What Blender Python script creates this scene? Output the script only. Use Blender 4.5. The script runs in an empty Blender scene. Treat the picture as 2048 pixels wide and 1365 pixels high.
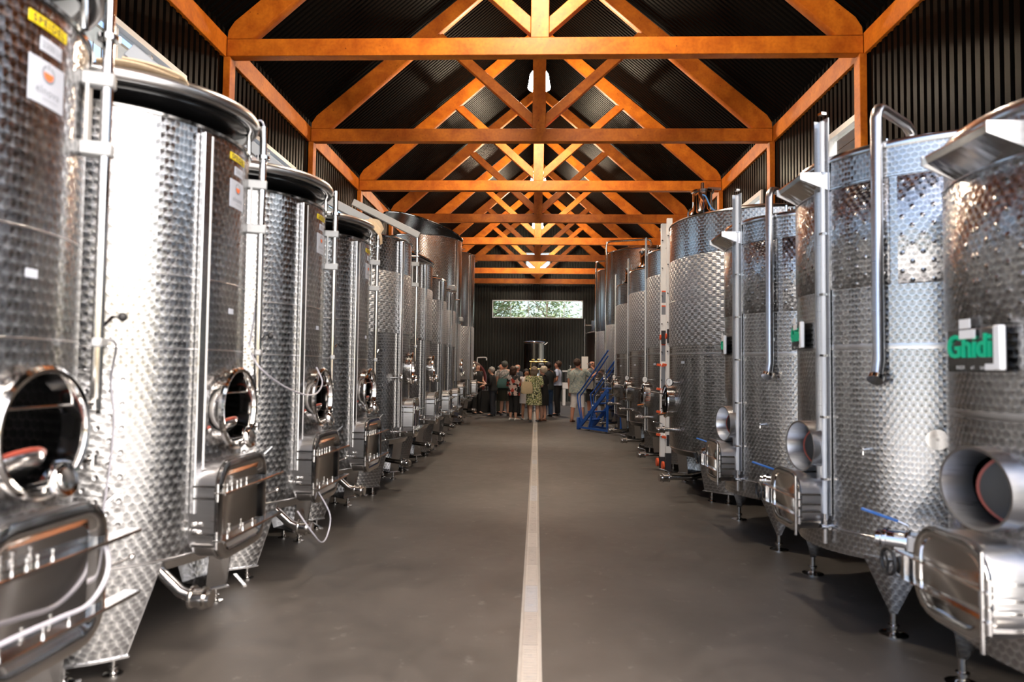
import bpy, bmesh, math, random
from math import sin, cos, pi, radians as R, atan2, hypot
from mathutils import Matrix, Vector
random.seed(7)
S = bpy.context.scene
COL = S.collection

# ------------------------------------------------------------------ camera, world, lights, exposure
cam_d = bpy.data.cameras.new('camera'); cam = bpy.data.objects.new('camera', cam_d); COL.objects.link(cam)
S.camera = cam
cam_d.sensor_width = 36; cam_d.lens = 1365 / 2048 * 36; cam_d.clip_start = .05; cam_d.clip_end = 300
CAMH = 1.47
def cam_matrix(yaw, pitch, roll):
    f = Vector((-sin(yaw) * cos(pitch), cos(yaw) * cos(pitch), sin(pitch)))
    r = Vector((cos(yaw), sin(yaw), 0)); u = r.cross(f)
    r2 = cos(roll) * r + sin(roll) * u; u2 = -sin(roll) * r + cos(roll) * u
    m = Matrix((r2, u2, -f)).transposed().to_4x4(); m.translation = (0, 0, CAMH)
    return m
cam.matrix_world = cam_matrix(R(2.0813), R(2.4007), R(.6748))
cam_d.dof.use_dof = True; cam_d.dof.focus_distance = 12.0; cam_d.dof.aperture_fstop = 1.6

W = bpy.data.worlds.new('sky'); S.world = W; W.use_nodes = True
wn = W.node_tree.nodes; wl = W.node_tree.links
sky = wn.new('ShaderNodeTexSky'); sky.sky_type = 'NISHITA'; sky.sun_disc = False
sky.sun_elevation = R(48); sky.sun_rotation = R(140); sky.air_density = 1.0; sky.dust_density = 5.0; sky.ozone_density = 1.0
wn['Background'].inputs['Strength'].default_value = .70
wl.new(sky.outputs[0], wn['Background'].inputs[0])

sun_d = bpy.data.lights.new('sun', 'SUN'); sun_d.energy = 15; sun_d.angle = R(1.5); sun_d.color = (1, .93, .82)
sun = bpy.data.objects.new('sun', sun_d); COL.objects.link(sun)
sun.rotation_euler = Vector((-.35, -.15, -1.0)).to_track_quat('-Z', 'Y').to_euler()

def portal(name, loc, direction, sx, sy):
    d = bpy.data.lights.new(name, 'AREA'); d.shape = 'RECTANGLE'; d.size = sx; d.size_y = sy; d.energy = 1
    d.cycles.is_portal = True
    o = bpy.data.objects.new(name, d); COL.objects.link(o); o.location = loc
    o.rotation_euler = Vector(direction).to_track_quat('-Z', 'Z').to_euler()
portal('door_daylight', (0, 1.07, 2.6), (0, 1, 0), 7.9, 5.3)
portal('side_door_daylight', (4.1, 27.2, 1.8), (-1, 0, 0), 6.1, 3.6)
S.view_settings.view_transform = 'Standard'; S.view_settings.look = 'None'
S.view_settings.gamma = 1; S.view_settings.use_curve_mapping = False
S.view_settings.exposure = 0.0
S.cycles.use_denoising = True
S.cycles.max_bounces = 8; S.cycles.diffuse_bounces = 4; S.cycles.glossy_bounces = 6; S.cycles.transmission_bounces = 4
S.cycles.transparent_max_bounces = 10; S.cycles.caustics_reflective = True; S.cycles.caustics_refractive = False
S.cycles.sample_clamp_indirect = 8; S.cycles.blur_glossy = .5

# ------------------------------------------------------------------ materials
def nodes(name):
    m = bpy.data.materials.new(name); m.use_nodes = True
    nt = m.node_tree; b = nt.nodes['Principled BSDF']
    return m, nt, b
def plain(name, col, rough=.5, metal=0.0, noise=.0, nscale=8, bump=0.0, spec=.5, coat=0.0):
    m, nt, b = nodes(name)
    b.inputs['Base Color'].default_value = (*col, 1); b.inputs['Roughness'].default_value = rough
    b.inputs['Metallic'].default_value = metal; b.inputs['Specular IOR Level'].default_value = spec
    b.inputs['Coat Weight'].default_value = coat
    if noise or bump:
        tc = nt.nodes.new('ShaderNodeTexCoord'); n = nt.nodes.new('ShaderNodeTexNoise')
        n.inputs['Scale'].default_value = nscale; n.inputs['Detail'].default_value = 4
        nt.links.new(tc.outputs['Object'], n.inputs['Vector'])
        if noise:
            mx = nt.nodes.new('ShaderNodeMix'); mx.data_type = 'RGBA'
            mx.inputs[6].default_value = (*[c * (1 - noise) for c in col], 1)
            mx.inputs[7].default_value = (*[min(1, c * (1 + noise)) for c in col], 1)
            nt.links.new(n.outputs['Fac'], mx.inputs[0]); nt.links.new(mx.outputs[2], b.inputs['Base Color'])
        if bump:
            bp = nt.nodes.new('ShaderNodeBump'); bp.inputs['Strength'].default_value = bump
            bp.inputs['Distance'].default_value = .01
            nt.links.new(n.outputs['Fac'], bp.inputs['Height']); nt.links.new(bp.outputs[0], b.inputs['Normal'])
    return m

class NB:
    """tiny node-math helper"""
    def __init__(s, nt): s.nt = nt
    def m(s, op, a, b=None, c=None):
        n = s.nt.nodes.new('ShaderNodeMath'); n.operation = op
        for i, v in enumerate((a, b, c)):
            if v is None: continue
            if isinstance(v, (int, float)): n.inputs[i].default_value = v
            else: s.nt.links.new(v, n.inputs[i])
        return n.outputs[0]
    def comb(s, x, y, z):
        n = s.nt.nodes.new('ShaderNodeCombineXYZ')
        for i, v in enumerate((x, y, z)):
            if isinstance(v, (int, float)): n.inputs[i].default_value = v
            else: s.nt.links.new(v, n.inputs[i])
        return n.outputs[0]

def perlage(name, cell=.039, rough=.24, aniso=.9, dots=0.0, dotcell=.075, base=(.41, .41, .415), tilt=.0, dotstr=.5, pillow=.3, rrow=.8):
    """circular-polished stainless sheet: concentric scratches inside every overlapping disc; optional weld-dot jacket relief"""
    m, nt, b = nodes(name); N = NB(nt); L = nt.links
    b.inputs['Metallic'].default_value = 1; b.inputs['Roughness'].default_value = rough
    b.inputs['Anisotropic'].default_value = aniso
    tc = nt.nodes.new('ShaderNodeTexCoord'); sp = nt.nodes.new('ShaderNodeSeparateXYZ')
    L.new(tc.outputs['Object'], sp.inputs[0]); x, y, z = sp.outputs
    th = N.m('ARCTAN2', y, x)
    u = N.m('DIVIDE', N.m('MULTIPLY', th, .8), cell); v = N.m('DIVIDE', z, cell * rrow)
    def disc(up):
        row = N.m('ADD', N.m('FLOOR', v), float(up)); par = N.m('MULTIPLY', N.m('PINGPONG', row, 1.0), .5)
        q = N.m('ADD', N.m('ADD', u, par), .5)
        return N.m('SUBTRACT', N.m('FRACT', q), .5), N.m('MULTIPLY', N.m('SUBTRACT', v, row), rrow), N.m('FLOOR', q), row
    ax, ay, ac, ar = disc(1); bx, by, bc, br = disc(0)
    inA = N.m('LESS_THAN', N.m('ADD', N.m('MULTIPLY', ax, ax), N.m('MULTIPLY', ay, ay)), .60 ** 2)
    sel = lambda p, q: N.m('ADD', N.m('MULTIPLY', p, inA), N.m('MULTIPLY', q, N.m('SUBTRACT', 1.0, inA)))
    lx, ly, ci, row = sel(ax, bx), sel(ay, by), sel(ac, bc), sel(ar, br)
    rr = N.m('MAXIMUM', N.m('SQRT', N.m('ADD', N.m('MULTIPLY', x, x), N.m('MULTIPLY', y, y))), .01)
    ux = N.m('DIVIDE', N.m('MULTIPLY', y, -1), rr); uy = N.m('DIVIDE', x, rr)
    nly = N.m('MULTIPLY', ly, -1)
    L.new(N.comb(N.m('MULTIPLY', nly, ux), N.m('MULTIPLY', nly, uy), lx), b.inputs['Tangent'])
    # per-disc brightness
    wn_ = nt.nodes.new('ShaderNodeTexWhiteNoise'); wn_.noise_dimensions = '2D'
    L.new(N.comb(ci, row, 0), wn_.inputs['Vector'])
    d = N.m('SQRT', N.m('ADD', N.m('MULTIPLY', lx, lx), N.m('MULTIPLY', ly, ly)))
    sm = nt.nodes.new('ShaderNodeMapRange'); sm.interpolation_type = 'SMOOTHSTEP'; sm.inputs['From Min'].default_value = .30; sm.inputs['From Max'].default_value = .60; L.new(d, sm.inputs['Value'])
    k = N.m('ADD', N.m('MULTIPLY', wn_.outputs['Value'], .05), N.m('MULTIPLY', sm.outputs['Result'], .28))
    ns = nt.nodes.new('ShaderNodeTexNoise'); ns.inputs['Scale'].default_value = 1.7; ns.inputs['Detail'].default_value = 3
    L.new(tc.outputs['Object'], ns.inputs['Vector'])
    k = N.m('ADD', k, N.m('MULTIPLY', ns.outputs['Fac'], .10))
    mx = nt.nodes.new('ShaderNodeMix'); mx.data_type = 'RGBA'
    mx.inputs[6].default_value = (*[c * .72 for c in base], 1); mx.inputs[7].default_value = (*[min(1, c * 1.6) for c in base], 1)
    L.new(N.m('MULTIPLY', k, 2.2), mx.inputs[0]); L.new(mx.outputs[2], b.inputs['Base Color'])
    L.new(N.m('ADD', N.m('MULTIPLY', wn_.outputs['Value'], .05), rough - .025), b.inputs['Roughness'])
    # fine relief: disc lens shape (every polished disc is a shallow dish) + weld dots
    h = N.m('MULTIPLY', N.m('MULTIPLY', d, d), tilt)
    if dots:
        du = N.m('DIVIDE', N.m('MULTIPLY', th, .8), dotcell); dv = N.m('DIVIDE', z, dotcell * .52)
        dr = N.m('FLOOR', dv); dp = N.m('MULTIPLY', N.m('PINGPONG', dr, 1.0), .5)
        dx = N.m('SUBTRACT', N.m('FRACT', N.m('ADD', du, dp)), .5)
        dy = N.m('MULTIPLY', N.m('SUBTRACT', N.m('FRACT', dv), .5), .52)
        dd = N.m('SQRT', N.m('ADD', N.m('MULTIPLY', dx, dx), N.m('MULTIPLY', dy, dy)))
        dot = N.m('SUBTRACT', 1.0, N.m('SMOOTH_MIN', 1.0, N.m('DIVIDE', dd, .13), .25))
        pil = N.m('MULTIPLY', N.m('MULTIPLY', N.m('COSINE', N.m('MULTIPLY', dx, 2 * pi)), N.m('COSINE', N.m('MULTIPLY', dy, 2 * pi / .52))), pillow)
        h = N.m('ADD', h, N.m('ADD', N.m('MULTIPLY', dot, -dots), pil))
    bp = nt.nodes.new('ShaderNodeBump'); bp.inputs['Strength'].default_value = dotstr; bp.inputs['Distance'].default_value = .012
    L.new(h, bp.inputs['Height']); L.new(bp.outputs[0], b.inputs['Normal'])
    return m

M = {}
M['perlage_wide'] = perlage('wide circular polished steel', cell=.052, base=(.37, .37, .375), tilt=.28, dotstr=.45)
M['perlage'] = perlage('circular polished steel', tilt=.28, dotstr=.45)
M['perlage_fine'] = perlage('fine circular polished steel', cell=.042, tilt=.28, dotstr=.5, rough=.22)
M['jacket_dots'] = perlage('dotted cooling jacket steel', dots=-.75, dotcell=.10, tilt=.12, dotstr=.55, pillow=.06)
M['jacket_big'] = perlage('pillow plate jacket steel', dots=.7, dotcell=.11, tilt=.05, dotstr=.6, pillow=.25, rough=.34, aniso=.3, base=(.5, .5, .51))
M['jacket_scale'] = perlage('matt quilted cooling jacket steel', cell=.042, dots=.35, dotcell=.075, rough=.48, aniso=.1, tilt=.03, dotstr=.8, pillow=.35, base=(.60, .61, .63))
def brushed(name, col=(.57, .57, .58), rough=.2, aniso=.4, scale=(3, 3, 120)):
    m, nt, b = nodes(name); L = nt.links
    b.inputs['Metallic'].default_value = 1; b.inputs['Roughness'].default_value = rough
    tc = nt.nodes.new('ShaderNodeTexCoord'); mp = nt.nodes.new('ShaderNodeMapping'); mp.inputs['Scale'].default_value = scale
    n = nt.nodes.new('ShaderNodeTexNoise'); n.inputs['Scale'].default_value = 1.5; n.inputs['Detail'].default_value = 3
    L.new(tc.outputs['Object'], mp.inputs[0]); L.new(mp.outputs[0], n.inputs['Vector'])
    N = NB(nt)
    L.new(N.m('ADD', N.m('MULTIPLY', n.outputs['Fac'], .14), rough - .07), b.inputs['Roughness'])
    mx = nt.nodes.new('ShaderNodeMix'); mx.data_type = 'RGBA'
    mx.inputs[6].default_value = (*[c * .88 for c in col], 1); mx.inputs[7].default_value = (*[min(1, c * 1.12) for c in col], 1)
    L.new(n.outputs['Fac'], mx.inputs[0]); L.new(mx.outputs[2], b.inputs['Base Color'])
    return m
M['steel'] = brushed('brushed stainless steel')
M['polished'] = brushed('polished stainless steel', (.62, .61, .60), .11, scale=(2, 2, 8))
M['satin'] = brushed('satin stainless steel', (.56, .56, .57), .3)
M['galv'] = plain('light grey painted steel', (.36, .37, .38), .45, .2, .06, 20)
M['gauge'] = plain('clear sight tube', (.75, .76, .77), .12, .0, spec=.8, coat=.5)
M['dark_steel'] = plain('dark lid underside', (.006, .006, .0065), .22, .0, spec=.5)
M['black_rubber'] = plain('black rubber', (.012, .012, .013), .5)
M['red_rubber'] = plain('dark red silicone gasket', (.23, .035, .02), .5, noise=.2)
M['blue_plastic'] = plain('blue lever plastic', (.03, .17, .55), .35)
M['white_plastic'] = plain('white plastic', (.8, .8, .8), .4)
M['sticker_white'] = plain('white sticker', (.42, .45, .52), .45)
M['sticker_yellow'] = plain('yellow sticker', (.70, .53, .008), .5)
M['ink'] = plain('black print', (.03, .03, .04), .6)
M['ink_grey'] = plain('grey print', (.2, .22, .26), .6)
M['ink_orange'] = plain('orange red print', (.75, .16, .05), .6)
M['green_sign'] = plain('green sign enamel', (.0, .46, .24), .4)
M['sign_plate'] = brushed('dark mirror sign plate', (.22, .22, .22), .2)
M['brass'] = plain('brass', (.6, .42, .17), .25, 1.0)
M['hose'] = plain('translucent grey hose', (.40, .40, .46), .3, spec=.6)
M['cable_blue'] = plain('blue cable', (.05, .2, .5), .4)
M['canvas'] = plain('cream strap webbing', (.72, .55, .36), .8, noise=.2, nscale=60)
def wood():
    m, nt, b = nodes('orange stained glulam timber'); L = nt.links
    tc = nt.nodes.new('ShaderNodeTexCoord'); mp = nt.nodes.new('ShaderNodeMapping')
    mp.inputs['Scale'].default_value = (1.0, 1.0, 1.0)
    n = nt.nodes.new('ShaderNodeTexNoise'); n.inputs['Scale'].default_value = 3.5; n.inputs['Detail'].default_value = 6; n.inputs['Distortion'].default_value = .6
    n2 = nt.nodes.new('ShaderNodeTexNoise'); n2.inputs['Scale'].default_value = 26; n2.inputs['Detail'].default_value = 2
    vo = nt.nodes.new('ShaderNodeTexVoronoi'); vo.inputs['Scale'].default_value = 7
    L.new(tc.outputs['Object'], mp.inputs[0])
    for t in (n, n2, vo): L.new(mp.outputs[0], t.inputs['Vector'])
    r = nt.nodes.new('ShaderNodeValToRGB')
    r.color_ramp.elements[0].position = .3; r.color_ramp.elements[0].color = (.36, .080, .0035, 1)
    r.color_ramp.elements[1].position = .7; r.color_ramp.elements[1].color = (.60, .175, .010, 1)
    L.new(n.outputs['Fac'], r.inputs[0])
    r2 = nt.nodes.new('ShaderNodeValToRGB')                      # small dark knots
    r2.color_ramp.elements[0].position = .03; r2.color_ramp.elements[0].color = (.35, .22, .15, 1)
    r2.color_ramp.elements[1].position = .09; r2.color_ramp.elements[1].color = (1, 1, 1, 1)
    L.new(vo.outputs['Distance'], r2.inputs[0])
    r3 = nt.nodes.new('ShaderNodeValToRGB')
    r3.color_ramp.elements[0].position = .3; r3.color_ramp.elements[0].color = (.84, .8, .78, 1)
    r3.color_ramp.elements[1].position = .6; r3.color_ramp.elements[1].color = (1, 1, 1, 1)
    L.new(n2.outputs['Fac'], r3.inputs[0])
    a = nt.nodes.new('ShaderNodeMix'); a.data_type = 'RGBA'; a.blend_type = 'MULTIPLY'; a.inputs[0].default_value = 1
    L.new(r.outputs[0], a.inputs[6]); L.new(r2.outputs[0], a.inputs[7])
    c = nt.nodes.new('ShaderNodeMix'); c.data_type = 'RGBA'; c.blend_type = 'MULTIPLY'; c.inputs[0].default_value = 1
    L.new(a.outputs[2], c.inputs[6]); L.new(r3.outputs[0], c.inputs[7]); L.new(c.outputs[2], b.inputs['Base Color'])
    b.inputs['Roughness'].default_value = .5; b.inputs['Specular IOR Level'].default_value = .35
    return m
M['wood'] = wood()
M['black_sheet'] = plain('black corrugated metal', (.002, .0018, .0016), .30, .0, .15, 3, spec=.035)
M['end_sheet'] = plain('dark green black corrugated metal', (.012, .014, .012), .45, .0, .2, 3, spec=.3)
M['roof_sheet'] = plain('black corrugated roof metal', (.002, .0018, .0016), .42, .0, .15, 3, spec=.02)
def concrete(name, c0, c1, rough):
    m, nt, b = nodes(name); L = nt.links; N = NB(nt)
    tc = nt.nodes.new('ShaderNodeTexCoord')
    n = nt.nodes.new('ShaderNodeTexNoise'); n.inputs['Scale'].default_value = .9; n.inputs['Detail'].default_value = 8; n.inputs['Roughness'].default_value = .6
    n2 = nt.nodes.new('ShaderNodeTexNoise'); n2.inputs['Scale'].default_value = 5; n2.inputs['Detail'].default_value = 6; n2.inputs['Distortion'].default_value = 1.2
    for t in (n, n2): L.new(tc.outputs['Object'], t.inputs['Vector'])
    r = nt.nodes.new('ShaderNodeValToRGB')
    r.color_ramp.elements[0].position = .32; r.color_ramp.elements[0].color = (*c0, 1)
    r.color_ramp.elements[1].position = .68; r.color_ramp.elements[1].color = (*c1, 1)
    L.new(N.m('ADD', N.m('MULTIPLY', n.outputs['Fac'], .7), N.m('MULTIPLY', n2.outputs['Fac'], .3)), r.inputs[0])
    sc = nt.nodes.new('ShaderNodeValToRGB')                      # pale scuffs
    sc.color_ramp.elements[0].position = .60; sc.color_ramp.elements[0].color = (0, 0, 0, 1)
    sc.color_ramp.elements[1].position = .74; sc.color_ramp.elements[1].color = (1, 1, 1, 1)
    n3 = nt.nodes.new('ShaderNodeTexNoise'); n3.inputs['Scale'].default_value = 7; n3.inputs['Detail'].default_value = 9; n3.inputs['Roughness'].default_value = .72
    L.new(tc.outputs['Object'], n3.inputs['Vector']); L.new(n3.outputs['Fac'], sc.inputs[0])
    mx = nt.nodes.new('ShaderNodeMix'); mx.data_type = 'RGBA'; mx.inputs[7].default_value = (.24, .22, .21, 1)
    L.new(N.m('MULTIPLY', sc.outputs[0], .6), mx.inputs[0]); L.new(r.outputs[0], mx.inputs[6]); L.new(mx.outputs[2], b.inputs['Base Color'])
    L.new(N.m('ADD', N.m('MULTIPLY', n2.outputs['Fac'], .2), rough), b.inputs['Roughness'])
    bp = nt.nodes.new('ShaderNodeBump'); bp.inputs['Strength'].default_value = .06; bp.inputs['Distance'].default_value = .02
    L.new(n2.outputs['Fac'], bp.inputs['Height']); L.new(bp.outputs[0], b.inputs['Normal'])
    return m
M['floor'] = concrete('sealed dark concrete floor', (.030, .027, .025), (.078, .069, .062), .42)
M['apron'] = concrete('pale outdoor concrete', (.46, .45, .43), (.55, .54, .52), .8)
M['drain_steel'] = plain('worn drain steel', (.52, .49, .46), .45, .35, .12, 14)
M['drain_edge'] = plain('pale mortar edge', (.32, .29, .26), .8, noise=.15, nscale=12)
M['machine_white'] = plain('grey white machine paint', (.42, .40, .38), .45)
M['frame_white'] = plain('white window frame', (.72, .73, .75), .35)
M['plank'] = plain('pale exterior planks', (.40, .23, .10), .6, noise=.15, nscale=5)
def glass():
    m = bpy.data.materials.new('window glass'); m.use_nodes = True; nt = m.node_tree; nt.nodes.clear()
    o = nt.nodes.new('ShaderNodeOutputMaterial'); t = nt.nodes.new('ShaderNodeBsdfTransparent'); t.inputs[0].default_value = (.93, .95, .94, 1)
    g = nt.nodes.new('ShaderNodeBsdfGlossy'); g.inputs['Roughness'].default_value = .02
    f = nt.nodes.new('ShaderNodeLayerWeight'); mx = nt.nodes.new('ShaderNodeMixShader')
    pw = nt.nodes.new('ShaderNodeMath'); pw.operation = 'POWER'; pw.inputs[1].default_value = 5; nt.links.new(f.outputs['Facing'], pw.inputs[0])
    ml = nt.nodes.new('ShaderNodeMath'); ml.operation = 'MULTIPLY_ADD'; ml.inputs[1].default_value = .6; ml.inputs[2].default_value = .03; nt.links.new(pw.outputs[0], ml.inputs[0])
    nt.links.new(ml.outputs[0], mx.inputs[0]); nt.links.new(t.outputs[0], mx.inputs[1]); nt.links.new(g.outputs[0], mx.inputs[2])
    nt.links.new(mx.outputs[0], o.inputs[0]); return m
M['glass'] = glass()
def lampmat():
    m, nt, b = nodes('glowing pendant diffuser'); b.inputs['Base Color'].default_value = (.9, .88, .84, 1)
    b.inputs['Emission Color'].default_value = (1, .80, .56, 1); b.inputs['Emission Strength'].default_value = 320
    return m
M['lamp'] = lampmat()
M['leaf'] = plain('green leaves', (.12, .19, .09), .5, noise=.5, nscale=3)
M['bark'] = plain('bark', (.16, .11, .08), .9, noise=.3, nscale=12)

# ------------------------------------------------------------------ mesh builder
class MB:
    def __init__(s): s.v = []; s.f = []; s.M = Matrix.Identity(4)
    def at(s, m): s.M = m; return s
    def add(s, vs, fs):
        k = len(s.v); s.v += [tuple(s.M @ Vector(p)) for p in vs]; s.f += [tuple(i + k for i in f) for f in fs]; return s
    def box(s, c, d):
        x, y, z = c; a, b, e = d[0] / 2, d[1] / 2, d[2] / 2
        vs = [(x + i * a, y + j * b, z + k * e) for i in (-1, 1) for j in (-1, 1) for k in (-1, 1)]
        return s.add(vs, [(0, 1, 3, 2), (4, 6, 7, 5), (0, 4, 5, 1), (2, 3, 7, 6), (0, 2, 6, 4), (1, 5, 7, 3)])
    def hexa(s, p):      # 8 points: bottom 4 ccw, top 4 ccw
        return s.add(p, [(3, 2, 1, 0), (4, 5, 6, 7), (0, 1, 5, 4), (1, 2, 6, 5), (2, 3, 7, 6), (3, 0, 4, 7)])
    def beam(s, p0, p1, w, h, up=(0, 0, 1)):   # rectangular bar from p0 to p1, h along up-ish
        p0, p1 = Vector(p0), Vector(p1); d = (p1 - p0).normalized(); u = Vector(up); sd = d.cross(u).normalized(); u = sd.cross(d).normalized()
        q = []
        for p in (p0, p1):
            q += [p - sd * w / 2 - u * h / 2, p + sd * w / 2 - u * h / 2, p + sd * w / 2 + u * h / 2, p - sd * w / 2 + u * h / 2]
        return s.hexa(q)
    def cyl(s, p0, p1, r0, r1=None, n=14, caps=True):
        r1 = r0 if r1 is None else r1
        p0, p1 = Vector(p0), Vector(p1); d = (p1 - p0).normalized()
        a = Vector((1, 0, 0)) if abs(d.x) < .9 else Vector((0, 1, 0)); e1 = d.cross(a).normalized(); e2 = d.cross(e1)
        vs = []
        for p, r in ((p0, r0), (p1, r1)):
            vs += [p + e1 * r * cos(2 * pi * i / n) + e2 * r * sin(2 * pi * i / n) for i in range(n)]
        fs = [(i, (i + 1) % n, n + (i + 1) % n, n + i) for i in range(n)]
        if caps: fs += [tuple(range(n - 1, -1, -1)), tuple(range(n, 2 * n))]
        return s.add(vs, fs)
    def tube(s, pts, r, n=10, caps=True, closed=False, flat=1.0):
        P = [Vector(p) for p in pts]; k = len(P); rs = r if isinstance(r, (list, tuple)) else [r] * k
        T = []
        for i in range(k):
            if closed: t = P[(i + 1) % k] - P[i - 1]
            else: t = P[min(i + 1, k - 1)] - P[max(i - 1, 0)]
            T.append(t.normalized())
        a = Vector((0, 0, 1)) if abs(T[0].z) < .9 else Vector((1, 0, 0)); e = (a - T[0] * a.dot(T[0])).normalized()
        vs = []
        for i in range(k):
            e = (e - T[i] * e.dot(T[i])).normalized(); g = T[i].cross(e)
            vs += [P[i] + (e * cos(2 * pi * j / n) * flat + g * sin(2 * pi * j / n)) * rs[i] for j in range(n)]
        fs = []
        for i in range(k if closed else k - 1):
            A, B = i * n, ((i + 1) % k) * n
            fs += [(A + j, A + (j + 1) % n, B + (j + 1) % n, B + j) for j in range(n)]
        if caps and not closed: fs += [tuple(range(n - 1, -1, -1)), tuple(range((k - 1) * n, k * n))]
        return s.add(vs, fs)
    def lathe(s, prof, n=32, a0=0, a1=2 * pi, cx=0, cy=0):
        full = abs(a1 - a0 - 2 * pi) < 1e-6; c = n if full else n + 1
        vs = []; 
        for r, z in prof: vs += [(cx + r * cos(a0 + (a1 - a0) * i / n), cy + r * sin(a0 + (a1 - a0) * i / n), z) for i in range(c)]
        fs = []
        for j in range(len(prof) - 1):
            for i in range(n):
                i2 = (i + 1) % c
                q = [j * c + i, j * c + i2, (j + 1) * c + i2, (j + 1) * c + i]
                if prof[j][0] < 1e-6: q = [j * c, (j + 1) * c + i2, (j + 1) * c + i]
                elif prof[j + 1][0] < 1e-6: q = [j * c + i, j * c + i2, (j + 1) * c]
                fs.append(tuple(q))
        return s.add(vs, fs)
    def torus(s, R_, r, z=0, n=48, m=10, cx=0, cy=0):
        return s.tube([(cx + R_ * cos(2 * pi * i / n), cy + R_ * sin(2 * pi * i / n), z) for i in range(n)], r, m, closed=True)
    def prism(s, poly, z0, z1):
        n = len(poly); vs = [(x, y, z0) for x, y in poly] + [(x, y, z1) for x, y in poly]
        return s.add(vs, [tuple(range(n - 1, -1, -1)), tuple(range(n, 2 * n))] + [(i, (i + 1) % n, n + (i + 1) % n, n + i) for i in range(n)])
    def loft(s, loops, cap0=True, cap1=True):
        n = len(loops[0]); vs = [p for l in loops for p in l]; fs = []
        for k in range(len(loops) - 1):
            fs += [(k * n + i, k * n + (i + 1) % n, (k + 1) * n + (i + 1) % n, (k + 1) * n + i) for i in range(n)]
        if cap0: fs.append(tuple(range(n - 1, -1, -1)))
        if cap1: fs.append(tuple(range((len(loops) - 1) * n, len(loops) * n)))
        return s.add(vs, fs)
    def sphere(s, c, r, n=12, m=8, sc=(1, 1, 1)):
        c = Vector(c)
        prof = [(r * sin(pi * k / m), -r * cos(pi * k / m)) for k in range(m + 1)]
        prof[0] = (0, -r); prof[-1] = (0, r)
        old = s.M; s.M = old @ Matrix.Translation(c) @ Matrix.Diagonal((*sc, 1)); s.lathe(prof, n); s.M = old; return s
    def mesh(s, name, mat, bevel=0, smooth=True, ang=38):
        me = bpy.data.meshes.new(name); me.from_pydata(s.v, [], s.f)
        bm = bmesh.new(); bm.from_mesh(me)
        bmesh.ops.remove_doubles(bm, verts=bm.verts, dist=1e-5)
        bmesh.ops.recalc_face_normals(bm, faces=bm.faces)
        if bevel: bmesh.ops.bevel(bm, geom=[e for e in bm.edges if len(e.link_faces) == 2 and e.calc_face_angle(0) > .6], offset=bevel, segments=1, affect='EDGES', clamp_overlap=True)
        bm.to_mesh(me); bm.free()
        if smooth:
            me.polygons.foreach_set('use_smooth', [True] * len(me.polygons)); me.set_sharp_from_angle(angle=R(ang))
        me.materials.append(mat if not isinstance(mat, str) else M[mat]); return me
    def build(s, name, mat, parent=None, loc=None, label=None, cat=None, group=None, kind=None, **k):
        o = bpy.data.objects.new(name, s.mesh(name, mat, **k)); COL.objects.link(o)
        if parent: o.parent = parent
        if loc: o.location = loc
        return tag(o, label, cat, group, kind)
def tag(o, label=None, cat=None, group=None, kind=None):
    if label: o['label'] = label
    if cat: o['category'] = cat
    if group: o['group'] = group
    if kind: o['kind'] = kind
    return o
def thing(name, label, cat, loc=(0, 0, 0), rz=0, group=None, kind=None):
    o = bpy.data.objects.new(name, None); COL.objects.link(o); o.location = loc; o.rotation_euler = (0, 0, rz); o.empty_display_size = .1
    return tag(o, label, cat, group, kind)
def share(name, me, parent, M4=None, loc=None):
    o = bpy.data.objects.new(name, me); COL.objects.link(o); o.parent = parent
    if M4 is not None: o.matrix_local = M4
    if loc: o.location = loc
    return o
def copy_tree(o, parent=None):
    c = o.copy(); COL.objects.link(c)
    if parent: c.parent = parent
    for ch in list(o.children): copy_tree(ch, c)
    return c
def Fm(th, r, z):
    """frame on a tank wall: x along the wall, y up, z outwards"""
    th = R(th); n = Vector((cos(th), sin(th), 0)); t = Vector((-sin(th), cos(th), 0))
    m = Matrix((t, Vector((0, 0, 1)), n)).transposed().to_4x4(); m.translation = n * r + Vector((0, 0, z)); return m
def rrect(w, h, r, n=5):
    pts = []
    for cx, cy, a in ((w / 2 - r, h / 2 - r, 0), (-w / 2 + r, h / 2 - r, 90), (-w / 2 + r, -h / 2 + r, 180), (w / 2 - r, -h / 2 + r, 270)):
        pts += [(cx + r * cos(R(a + 90 * i / n)), cy + r * sin(R(a + 90 * i / n))) for i in range(n + 1)]
    return pts
def text_mesh(body, size, depth=.0, bold=0.0, spacing=1.0):
    cu = bpy.data.curves.new('lettering', 'FONT'); cu.body = body; cu.size = size; cu.align_x = 'CENTER'; cu.align_y = 'CENTER'
    cu.extrude = depth; cu.offset = bold; cu.space_character = spacing; cu.resolution_u = 3
    o = bpy.data.objects.new('lettering', cu); COL.objects.link(o)
    dg = bpy.context.evaluated_depsgraph_get(); me = bpy.data.meshes.new_from_object(o.evaluated_get(dg))
    vs = [tuple(v.co) for v in me.vertices]; fs = [tuple(p.vertices) for p in me.polygons]
    bpy.data.objects.remove(o); bpy.data.curves.remove(cu); bpy.data.meshes.remove(me)
    return vs, fs
def wrap(mb, pts, fs, th, z, r):
    """lay flat (x, y, h) points on a cylinder wall"""
    a = R(th); out = []
    for x, y, *h in pts:
        q = a + x / r; rr_ = r + (h[0] if h else 0); out.append((rr_ * cos(q), rr_ * sin(q), z + y))
    return mb.add(out, fs)
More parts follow.
